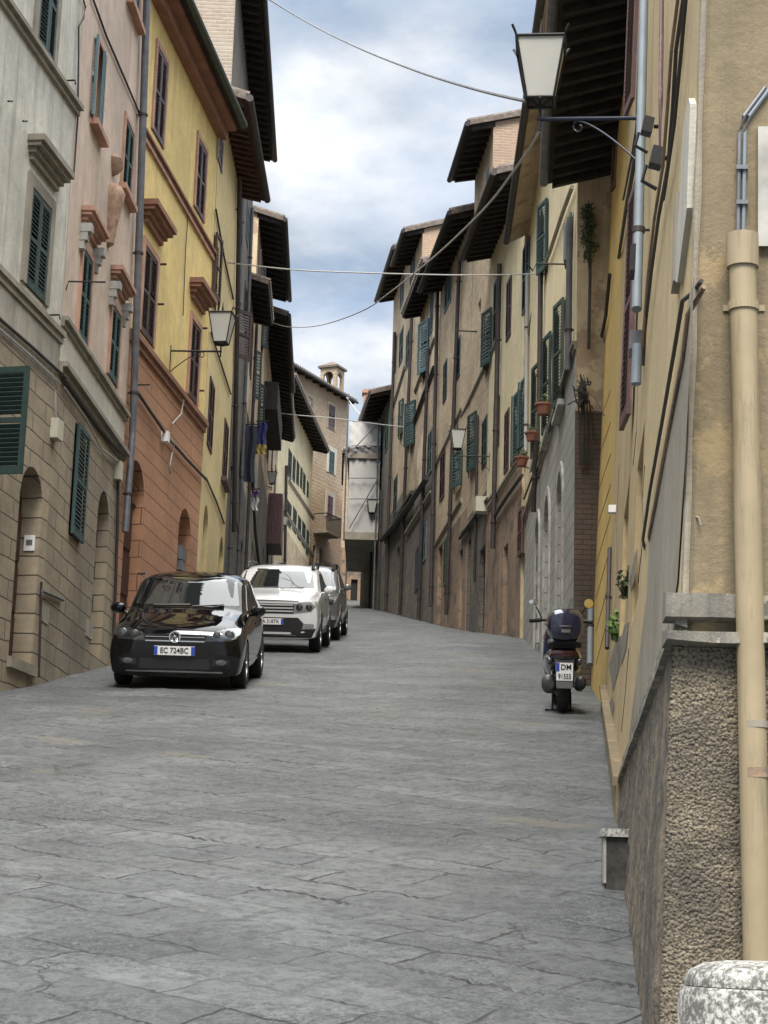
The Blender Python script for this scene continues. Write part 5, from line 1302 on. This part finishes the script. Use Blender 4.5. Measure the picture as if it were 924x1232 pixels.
# ------------------------------------------------------------------ scooter, seen from behind
sr = empty('motor_scooter', (2.10, 21.15, gz(2.10, 21.15)), 'navy blue motor scooter with a round top case, parked by the right wall', 'scooter', None, (slope_ang, 0, rad(-3)))
S = lambda mb, n, m, p=None, sm=True: mb.obj(n, m, p or sr, sm)
def ell(c, r, n=20, m=10):
    mb = MB(); mb.lathe((0, 0, 0), [(max(.001, math.cos(-math.pi / 2 + math.pi * i / m)), math.sin(-math.pi / 2 + math.pi * i / m)) for i in range(m + 1)], n)
    mb.v = [Vector((c[0] + v.x * r[0], c[1] + v.y * r[1], c[2] + v.z * r[2])) for v in mb.v]; return mb
for y, nm in ((.28, 'rear'), (1.55, 'front')):
    mb = MB(); R_, w = .26, .13; c = (0, y, R_)
    mb.lathe(c, [(R_ * .62, -w * .4), (R_ * .88, -w / 2), (R_ * .97, -w * .3), (R_, 0), (R_ * .97, w * .3), (R_ * .88, w / 2), (R_ * .62, w * .4), (R_ * .62, -w * .4)], 28, 'x'); t = S(mb, 'wheel', m_tyre)
    rb = MB(); rb.lathe(c, [(R_ * .63, -w * .35), (R_ * .6, 0), (R_ * .63, w * .35)], 24, 'x')
    for k in range(5):
        a = k * 1.2566; d = Vector((0, math.cos(a), math.sin(a))); rb.tube([Vector(c), Vector(c) + d * R_ * .62], .02, 6)
    S(rb, 'rim', m_alu, t)
# tail body: lofted
def loft(rows, n=16):
    mb = MB(); R2 = []
    for (y, z, w, h, e) in rows:
        R2.append([Vector((w * math.copysign(abs(math.cos(a)) ** e, math.cos(a)), y, z + h * math.copysign(abs(math.sin(a)) ** e, math.sin(a)))) for a in [2 * math.pi * k / n for k in range(n)]])
    for a, b in zip(R2, R2[1:]):
        for k in range(n): mb.face([a[k], a[(k + 1) % n], b[(k + 1) % n], b[k]])
    mb.face(R2[0]); mb.face(R2[-1]); return mb
S(loft([(.02, .66, .10, .05, .8), (.06, .64, .17, .10, .8), (.25, .60, .21, .16, .8), (.55, .56, .22, .18, .8), (.8, .5, .19, .16, .8), (.95, .42, .14, .10, .8)]), 'tail_body', m_navyp)
S(loft([(.12, .765, .14, .03, .8), (.2, .775, .18, .05, .8), (.5, .79, .19, .06, .8), (.85, .76, .15, .06, .8), (.95, .72, .08, .03, .8)]), 'seat', m_seat)
mb = MB(); mb.tube([(-.17, .12, .76), (-.18, -.02, .80), (.18, -.02, .80), (.17, .12, .76)], .015, 8); S(mb, 'grab_rail', m_iron)
# top case
tc = loft([(-.16, 1.00, .10, .08, .75), (-.14, 1.0, .17, .15, .75), (-.06, 1.0, .205, .185, .75), (.08, 1.01, .21, .19, .75), (.2, 1.0, .20, .17, .75), (.27, .99, .15, .12, .75), (.285, .99, .08, .06, .75)], 24)
tco = S(tc, 'top_case', m_navyp)
mb = MB(); P2 = [Vector((.213 * math.copysign(abs(math.cos(a)) ** .8, math.cos(a)), .06 - .222 * max(-.9, math.sin(a)), 1.0)) for a in [math.pi * k / 20 for k in range(21)]]
mb.tube(P2, .008, 6); S(mb, 'case_seam', m_black, tco)
mb = MB(); mb.box(XYZ, (-.05, .05), (-.175, -.15), (.93, .965)); S(mb, 'case_latch', m_chrome, tco, False)
mb = MB(); mb.box(XYZ, (-.13, .13), (-.05, .25), (.80, .825)); S(mb, 'case_rack', m_iron, None, False)
# lamp, plate, mudguard
S(loft([(-.01, .69, .10, .02, .8), (.0, .69, .155, .035, .8), (.06, .69, .17, .045, .8)]), 'tail_light', m_redl)
mb = MB(); mb.face([(-.11, .03, .63), (.11, .03, .63), (.09, -.10, .30), (-.09, -.10, .30)]); mb.face([(-.11, .045, .63), (.11, .045, .63), (.09, -.085, .30), (-.09, -.085, .30)])
for a, b in (((-.11, .63), (-.09, .30)), ((.11, .63), (.09, .30))): mb.face([(a[0], .03, a[1]), (a[0], .045, a[1]), (b[0], -.085, b[1]), (b[0], -.10, b[1])])
S(mb, 'mudguard', m_black, None, False)
mb = MB(); mb.box(XYZ, (-.093, .093), (-.075, -.06), (.385, .585)); po = S(mb, 'number_plate', m_platew, None, False)
mb = MB(); mb.box(XYZ, (-.093, -.06), (-.079, -.07), (.49, .583)); S(mb, 'plate_band', m_plateb, po, False)
text(po, 'DM', .085, (.015, -.078, .535), m_black, 'plate_lettering', sx=.95); text(po, '91555', .082, (.0, -.078, .43), m_black, 'plate_lettering', sx=.72)
for s in (-1, 1):
    e = ell((s * .17, .03, .60), (.035, .04, .045)); S(e, 'turn_signal', m_lens)
# engine, exhaust, shock absorbers
S(loft([(.1, .30, .05, .06, .8), (.15, .29, .09, .10, .8), (.4, .28, .10, .11, .8), (.75, .27, .08, .09, .8), (.85, .27, .04, .05, .8)]), 'engine', m_black)
ex = loft([(-.02, .36, .04, .05, .9), (.0, .36, .06, .075, .9), (.35, .32, .065, .08, .9), (.5, .29, .03, .03, .9)]); ex.v = [v + Vector((.19, 0, 0)) for v in ex.v]; S(ex, 'exhaust', m_black)
cv = loft([(.12, .33, .05, .06, .9), (.16, .33, .09, .11, .9), (.26, .33, .09, .11, .9), (.45, .30, .06, .09, .9)]); cv.v = [v + Vector((-.16, 0, 0)) for v in cv.v]; S(cv, 'engine_cover', m_enggrey)
for s in (-1, 1):
    mb = MB(); mb.tube([(s * .13, .2, .30), (s * .13, .3, .60)], .03, 10); S(mb, 'shock_absorber', m_alu)
# stand
mb = MB(); mb.tube([(-.10, .6, .22), (-.11, .50, .01), (-.19, .47, .012)], .014, 6); mb.tube([(.10, .6, .22), (.10, .50, .01), (.13, .47, .012)], .014, 6); mb.tube([(-.11, .5, .012), (.10, .5, .012)], .014, 6); S(mb, 'centre_stand', m_iron)
# floor, leg shield, front
S(loft([(.8, .33, .16, .05, .7), (1.2, .32, .17, .05, .7), (1.3, .36, .16, .06, .7)]), 'footboard', m_black)
S(loft([(1.22, .62, .20, .34, .7), (1.30, .64, .21, .36, .7), (1.36, .64, .17, .32, .7)]), 'leg_shield', m_navyp)
S(loft([(1.28, .40, .07, .10, .8), (1.5, .44, .09, .14, .8), (1.75, .42, .07, .10, .8)]), 'front_mudguard', m_navyp)
S(loft([(1.12, 1.0, .12, .06, .8), (1.2, 1.02, .16, .08, .8), (1.35, 1.0, .12, .08, .8)]), 'handlebar_cowl', m_navyp)
mb = MB(); mb.tube([(-.36, 1.10, 1.02), (-.22, 1.18, 1.03), (0, 1.22, 1.03), (.22, 1.18, 1.03), (.36, 1.10, 1.02)], .016, 8); hb = S(mb, 'handlebar', m_iron)
for s in (-1, 1):
    mb = MB(); mb.tube([(s * .24, 1.165, 1.03), (s * .37, 1.095, 1.02)], .024, 10); S(mb, 'grip', m_black, hb)
    mb = MB(); mb.tube([(s * .22, 1.24, 1.04), (s * .36, 1.2, 1.0)], .008, 6); S(mb, 'brake_lever', m_alu, hb)
    mb = MB(); mb.tube([(s * .22, 1.2, 1.04), (s * .27, 1.2, 1.15), (s * .30, 1.19, 1.19)], .008, 6); mi = S(mb, 'mirror_arm', m_iron, hb)
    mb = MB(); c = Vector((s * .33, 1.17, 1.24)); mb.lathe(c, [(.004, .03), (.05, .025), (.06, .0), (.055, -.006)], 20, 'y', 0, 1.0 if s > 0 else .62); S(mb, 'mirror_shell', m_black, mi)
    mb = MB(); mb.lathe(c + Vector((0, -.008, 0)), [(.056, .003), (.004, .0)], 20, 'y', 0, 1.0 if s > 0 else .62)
    S(mb, 'mirror_glass', m_yelrefl if s > 0 else m_chrome, mi)
mb = MB(); rows = [(-.22, 1.02), (-.23, 1.15), (-.18, 1.27), (-.08, 1.31), (.08, 1.31), (.18, 1.27), (.23, 1.15), (.22, 1.02)]
A_ = [Vector((x, 1.30 - .25 * x * x + (z - 1.0) * -.25, z)) for x, z in rows]
for k in range(1, len(A_) - 1): mb.face([A_[0], A_[k], A_[k + 1]])
S(mb, 'windshield', m_screen)
# ------------------------------------------------------------------ street lanterns
def lantern(label, c, w, arm_to, N, d, name='street_lantern', mount=True, arm_drop=.12):
    """c: centre of the underside of the lantern; w: width of its top; arm runs to arm_to on the wall"""
    root = empty(name, tuple(arm_to), label, 'lantern', 'wall lanterns along the street')
    h = w * 1.28; b = w * .56; C = Vector(c)
    X, Yv = d.normalized(), N.normalized(); Z = Vector((0, 0, 1))
    def pt(sx, sy, t, k=1.0): ww = (b + (w - b) * t) / 2 * k; return C + X * sx * ww + Yv * sy * ww + Z * h * t
    gl = MB(); cs = [(-1, -1), (1, -1), (1, 1), (-1, 1)]
    for (a, e) in zip(cs, cs[1:] + cs[:1]): gl.face([pt(*a, 0, .96), pt(*e, 0, .96), pt(*e, 1, .96), pt(*a, 1, .96)])
    gl.obj('lamp_glass', m_frost, root)
    fr = MB(); r = w * .028
    for a in cs: fr.tube([pt(*a, 0), pt(*a, 1), pt(*a, 1.0) + (X * a[0] + Yv * a[1]) * w * .035 + Z * w * .09, pt(*a, 1.0) + (X * a[0] + Yv * a[1]) * w * .09 + Z * w * .2], r, 6)
    for t in (0, 1):
        for (a, e) in zip(cs, cs[1:] + cs[:1]): fr.tube([pt(*a, t), pt(*e, t)], r * 1.1, 6)
    top_ = C + Z * (h + w * .18)
    for (a, e) in zip(cs, cs[1:] + cs[:1]): fr.face([pt(*a, 1), pt(*e, 1), top_])
    for a in cs: fr.tube([pt(*a, 0), C - Z * w * .12], r, 6)
    fr.tube([top_, top_ + Z * w * .1], r * 1.6, 8); fr.tube([top_ + Z * w * .1, top_ + Z * w * .42], r * 1.6, 8, 0, True, .002)
    fr.tube([C - Z * w * .04 - X * b * .62, C - Z * w * .04 + X * b * .62], r * .9, 6)
    fr.obj('lantern_frame', m_iron, root, True)
    A = C - Z * (w * .12 + arm_drop); B = Vector(arm_to)
    ar = MB(); ar.tube([C - Z * w * .1, A - Z * .1], w * .035, 8); dirv = (B - A).normalized()
    ar.tube([A - dirv * .02, B], w * .045, 8)
    # scroll brace under the arm
    L = (B - A).length
    P_ = []
    for i in range(14):
        t = i / 13; P_.append(A + dirv * L * (.38 + .62 * t) - Z * (L * .42 * (t ** 1.4) + .02))
    ar.tube(P_, w * .022, 6)
    cc = A + dirv * L * .38 - Z * .07
    ar.tube([cc + dirv * (.06 * math.cos(a)) * (1 - i / 20) + Z * (.06 * math.sin(a)) * (1 - i / 20) for i, a in enumerate([.5 * math.pi + k * .42 for k in range(15)])], w * .02, 6)
    ar.tube([B + Z * .1, B - Z * (L * .5)], w * .035, 8)
    ar.obj('bracket', m_ironb if w > .3 and C.y < 20 else m_iron, root, True)
    return root
# near right
YL = 13.9
c = at(650, 123, YL); wl = 62 * YL / FPX * 1.0
uw, zw = WN.q(776, 142); bt = WN.P(uw, zw, .0)
lantern('large black lantern with frosted panes on a long bracket, topmost right', c, wl, bt, WN.N, WN.d, arm_drop=.10)
uw, zw = WO.q(205, 423); bt = WO.P(uw, zw, 0); L_ = 62 * bt.y / FPX
c = at(266, 413, bt.y - .05); lantern('black lantern on a scrolled bracket against the yellow and terracotta house', c, .40, Vector((bt.x, bt.y, c.z - .40 * .12 - .10)), WO.N, WO.d, arm_drop=.10)
uw, zw = WB.q(589, 547); bt = WB.P(uw, zw, 0); c = at(550, 540, bt.y); lantern('lantern on a thin bracket, in front of the blue green shutters of the right row', c, .36, Vector((bt.x, bt.y, c.z - .17)), WB.N, WB.d, arm_drop=.13)
uw, zw = WT.q(320, 592); bt = WT.P(uw, zw, 0); c = at(327, 582, bt.y + .2); lantern('small lantern beside the maroon awning box on the far left', c, .34, Vector((bt.x, bt.y, c.z - .14)), WT.N, WT.d)
uw, zw = WC.q(337, 632); bt = WC.P(uw, zw, 0); c = at(342, 632, bt.y + .1); lantern('smallest lantern, on the front of the far cream house', c, .30, Vector((bt.x, bt.y, c.z - .13)), WC.N, WC.d)
uw, zw = WR.q(458, 621); bt = WR.P(uw, zw, 0); c = at(447, 617, bt.y - .1); lantern('small lantern hanging in front of the white scaffold sheeting', c, .38, Vector((bt.x, bt.y, c.z - .16)), WR.N, WR.d)
# two dark projector lamps on the near wall
for (px, py, lab) in ((779, 152, 'upper of two small black floodlights on the near right wall'), (790, 190, 'lower of two small black floodlights on the near right wall')):
    u, z = WN.q(px + 14, py); cpos = at(px, py, WN.P(u, z).y - .05)
    rt = empty('floodlight', tuple(WN.P(u, z)), lab, 'floodlight', 'floodlights on the near right wall')
    mb = MB(); f = lambda a, b, q: cpos + Vector((a * .96 + q * .2, b, q - a * .25))
    mb.box(f, (-.03, .03), (-.04, .04), (-.045, .045)); mb.obj('lamp_housing', m_black, rt)
    mb = MB(); mb.tube([cpos + Vector((.04, 0, 0)), cpos + Vector((.14, .03, .015)), WN.P(u, z - .02, .0)], .012, 6); mb.tube([cpos - Vector((.05, 0, .04)), cpos - Vector((.07, 0, .12)), cpos + Vector((.0, 0, -.16))], .010, 6); mb.obj('lamp_bracket', m_iron, rt)
# ------------------------------------------------------------------ wires across the street
def wire(lab, pts, r, mat):
    P_ = [at(*p) for p in pts]; Q = []
    for i in range(len(P_) - 1):
        p0, p1, p2, p3 = P_[max(i - 1, 0)], P_[i], P_[i + 1], P_[min(i + 2, len(P_) - 1)]
        for k in range(6):
            t = k / 6; Q.append(.5 * ((2 * p1) + (p2 - p0) * t + (2 * p0 - 5 * p1 + 4 * p2 - p3) * t * t + (3 * p1 - p0 - 3 * p2 + p3) * t ** 3))
    Q.append(P_[-1]); mb = MB(); mb.tube(Q, r, 6); top(mb, 'overhead_wire', mat, lab, 'wire', 'wires slung across the street', True)
wire('thick grey wire sagging across the top of the sky to the large lantern', [(318, -4, 40), (370, 27, 35), (430, 57, 29), (500, 85, 23), (570, 107, 18), (634, 122, 14.0)], .016, m_pipes)
wire('pale wire slung level across the middle of the sky', [(256, 314, 37), (300, 319, 36.5), (360, 325, 36), (430, 328, 36), (500, 330, 36.5), (560, 331, 37), (630, 330, 37.5), (694, 327, 38 * .72)], .014, m_cablew)
wire('pale wire drooping from the left eaves, then climbing to the large lantern', [(322, 386, 60), (345, 393, 57), (375, 393, 53), (405, 386, 48), (440, 372, 43), (465, 355, 39), (520, 311, 31), (580, 254, 23), (625, 196, 17), (649, 158, 14.0)], .014, m_cablew)
wire('lowest wire, passing over the scaffold at the far end', [(315, 494, 70), (352, 499, 70), (400, 503, 70), (445, 509, 69), (490, 514, 63), (535, 517, 55)], .018, m_cablew)
wire('thin wire from the far tan house roof down over the scaffold', [(417, 478, 99), (428, 493, 90), (440, 505, 80)], .03, m_cablew)
# ------------------------------------------------------------------ pots, plants, laundry
def leaves(mb, c, r, n, s, rnd, flat=1.0):
    for _ in range(n):
        d = Vector((rnd.gauss(0, 1), rnd.gauss(0, 1), rnd.gauss(0, 1))); d = d.normalized() * r * rnd.random() ** .5; d.z *= flat
        p = c + d; a = Vector((rnd.gauss(0, 1), rnd.gauss(0, 1), rnd.gauss(0, 1))).normalized(); b = a.cross(Vector((rnd.gauss(0, 1), rnd.gauss(0, 1), rnd.gauss(0, 1)))).normalized(); q = s * rnd.uniform(.6, 1.3)
        mb.face([p - a * q, p + b * q * .45, p + a * q, p - b * q * .45])
rnd = random.Random(3)
for (px, py, w, lab) in ((666, 493, .17, 'terracotta flower pot on the sill nearest the brick corner'), (651, 526, .15, 'terracotta flower pot below the middle of three shutters'), (638, 556, .17, 'square terracotta flower pot on the third sill, by the pale downpipe')):
    u, z = WA.q(px, py); c = WA.P(u, z, .18)
    rt = empty('flower_pot', tuple(c), lab, 'flower pot', 'flower pots on the cream house')
    mb = MB(); mb.lathe(c, [(.01, -w * .55), (w * .55, -w * .55), (w * .8, w * .4), (w * .9, w * .4), (w * .9, w * .6), (w * .7, w * .6), (.01, w * .45)], 18); mb.obj('pot', m_pot, rt, True)
    mb = MB()
    for k in range(9):
        a = rnd.uniform(0, 6.28); e = c + Vector((math.cos(a) * w * .7, math.sin(a) * w * .7, w * rnd.uniform(.9, 1.5))); mb.tube([c + Vector((0, 0, w * .5)), e], .006, 4)
    leaves(mb, c + Vector((0, 0, w * .95)), w * .7, 40, .03, rnd); mb.obj('dry_plant', m_moss, rt)
    mb = MB(); mb.tube([c + Vector((0, 0, -w * .5)), WA.P(u, z - w * .8, 0)], .012, 5); mb.obj('pot_bracket', m_iron, rt)
# hanging ivy on the corner of the cream house
rt = empty('hanging_ivy', tuple(WA.P(-.05, 11.0, 0)), 'clump of dull green ivy hanging from the upper corner of the cream house', 'ivy')
mb = MB(); c0 = at(707, 262, 26.35)
for k in range(26):
    t = k / 25; c = at(707 + rnd.uniform(-8, 8) * (1 - t * .6) + t * 3, 250 + t * 60, 26.3); leaves(mb, c, .10, 40, .028, rnd)
mb.obj('ivy_leaves', m_moss, rt)
mb = MB()
for k in range(7): mb.tube([at(704 + k * 1.2, 246, 26.4), at(706 + k * .9, 285, 26.32), at(709 + k * .3, 330, 26.4), at(707 + k * .4, 420, 26.4)], .012, 5)
mb.obj('ivy_stem', m_twig, rt)
# tangle of cables at the corner
rt = empty('cable_tangle', tuple(at(700, 480, 26.3)), 'knotted tangle of dark cables and dead stems on the corner above the scooter', 'cables')
mb = MB()
for k in range(22):
    P_ = [at(701 + rnd.gauss(0, 4.5), 474 + rnd.gauss(0, 9), 26.25 + rnd.uniform(-.1, .1)) for _ in range(5)]
    Q = []
    for i in range(4):
        for s in range(4): Q.append(P_[i].lerp(P_[i + 1], s / 4) + Vector((0, 0, .02 * math.sin(s * 2 + k))))
    mb.tube(Q, rnd.uniform(.006, .014), 5)
for k in range(6):
    x = 696 + k * 2.6; mb.tube([at(x, 482, 26.3), at(x + rnd.uniform(-2, 4), 520, 26.32), at(x + rnd.uniform(0, 6), 560, 26.38)], .013, 5)
mb.tube([at(702, 470, 26.3), at(715, 478, 25.5), at(722, 492, 24.5), at(727, 500, 24)], .008, 5); mb.tube([at(683, 487, 26.6), at(690, 483, 26.4), at(702, 478, 26.3)], .010, 5)
mb.obj('cable_strands', m_cable, rt)
# weeds rooted in the near wall
for (px, py, s, n, lab, mt) in ((741, 752, .17, 150, 'bright green weed sprouting from the near right wall, beside the scooter', m_leaf), (752, 700, .16, 90, 'paler weed growing higher on the near right wall', m_moss)):
    u, z = WN.q(px + 3, py + 20); b0 = WN.P(u, z, .0); rt = empty('wall_weed', tuple(b0), lab, 'weed', 'weeds on the near right wall')
    Yp = b0.y; mb = MB(); st_ = MB()
    for k in range(9):
        tip = at(px + rnd.uniform(-8, 8), py + rnd.uniform(-18, 12), Yp - .05 + rnd.uniform(-.08, .05)); mid = b0.lerp(tip, .5) + WN.N * .04
        st_.tube([b0, mid, tip], .005, 4)
        for t in (.4, .6, .8, 1.0): leaves(mb, b0.lerp(tip, t), .045, n // 22, .034, rnd)
    mb.obj('weed_leaves', mt, rt); st_.obj('weed_stem', m_moss, rt)
def cloth(lab, cat, name, px, y0, y1, w, Y, parts, group=None):
    """hanging cloth, folded, in stacked colour parts (fractions)"""
    p = at(px, y0, Y); rt = empty(name, tuple(p), lab, cat, group); zt, zb = p.z, at(px, y1, Y).z
    for (a, b, m, nm) in parts:
        mb = MB(); nx, nz = 8, 5
        def q(i, j): t = a + (b - a) * j / nz; return Vector((p.x - w / 2 + w * i / nx + .03 * math.sin(j * 1.4), p.y + .07 * math.sin(i * 1.7 + 1), zt + (zb - zt) * t))
        for i in range(nx):
            for j in range(nz): mb.face([q(i, j), q(i + 1, j), q(i + 1, j + 1), q(i, j + 1)])
        mb.obj(nm, m, rt, True)
    mb = MB(); mb.tube([Vector((p.x + w * .7, p.y, zt + .05)), Vector((p.x - w * .9 - .4, p.y + .1, zt + .02))], .02, 6); mb.obj('pole', m_iron, rt)
cloth('blue banner with a yellow hem hanging on the far left facades', 'banner', 'hanging_banner', 315, 508, 546, .32, 58, [(0, .70, m_blue, 'blue_cloth'), (.70, 1, m_yelc, 'yellow_cloth')])
cloth('dark navy cloth hanging on a pole in the dark left row', 'laundry', 'hanging_cloth', 300, 512, 580, .42, 50, [(0, 1, m_navy, 'cloth')])
cloth('white and violet laundry hanging low in the dark left row', 'laundry', 'hanging_cloth', 307, 590, 614, .2, 55, [(0, .35, m_purpc, 'violet_cloth'), (.35, 1, m_whitec, 'white_cloth')])
# stone stub with marble cap against the plinth
Yk = 9.6; p = at(738, 1068, Yk); zg = gz(p.x, Yk); cz = at(738, 1003, Yk).z
rt = empty('stone_stub', (p.x, Yk, zg), 'short dark stone stub with a pale marble cap, against the foot of the near wall', 'stone stub')
xl, xr = at(728, 1040, Yk).x, at(754, 1040, Yk).x
mb = MB(); mb.box(XYZ, (xl, xr), (Yk - .05, Yk + .14), (zg - .05, cz - .02)); mb.obj('post', m_stub, rt)
mb = MB(); mb.box(XYZ, (xl - .022, xr + .01), (Yk - .075, Yk + .17), (cz - .018, cz + .022)); mb.obj('cap', m_travert, rt)
mb = MB(); mb.box(XYZ, (xl - .014, xl - .001), (Yk - .056, Yk + .0), (zg + .03, cz - .02)); mb.obj('marble_edge', m_whitest, rt)
# pitted bollard in the near corner
Yb_ = 4.35; tl = at(819, 1200, Yb_); rB = .205; cx = tl.x + rB; zt_ = at(880, 1156, Yb_).z; zs_ = at(860, 1187, Yb_ - rB).z
rt = empty('stone_bollard', (cx, Yb_, gz(cx, Yb_)), 'pitted white travertine bollard with a rounded cap, cut off at the lower right corner', 'bollard')
zg = gz(cx, Yb_)
mb = MB(); mb.lathe((cx, Yb_, 0), [(.01, zg - .1), (rB * 1.03, zg - .1), (rB * 1.02, zs_ - .02), (rB * .985, zs_ - .006), (.01, zs_ - .006)], 48); mb.obj('shaft', m_travert, rt, True)
hh = zt_ - zs_
mb = MB(); mb.lathe((cx, Yb_, 0), [(.01, zs_ - .004), (rB * .955, zs_ - .004), (rB * .955, zs_ + hh * .15), (rB * .9, zs_ + hh * .55), (rB * .74, zs_ + hh * .87), (rB * .5, zs_ + hh), (.005, zs_ + hh * 1.02)], 48); mb.obj('cap', m_travert, rt, True)
setup()
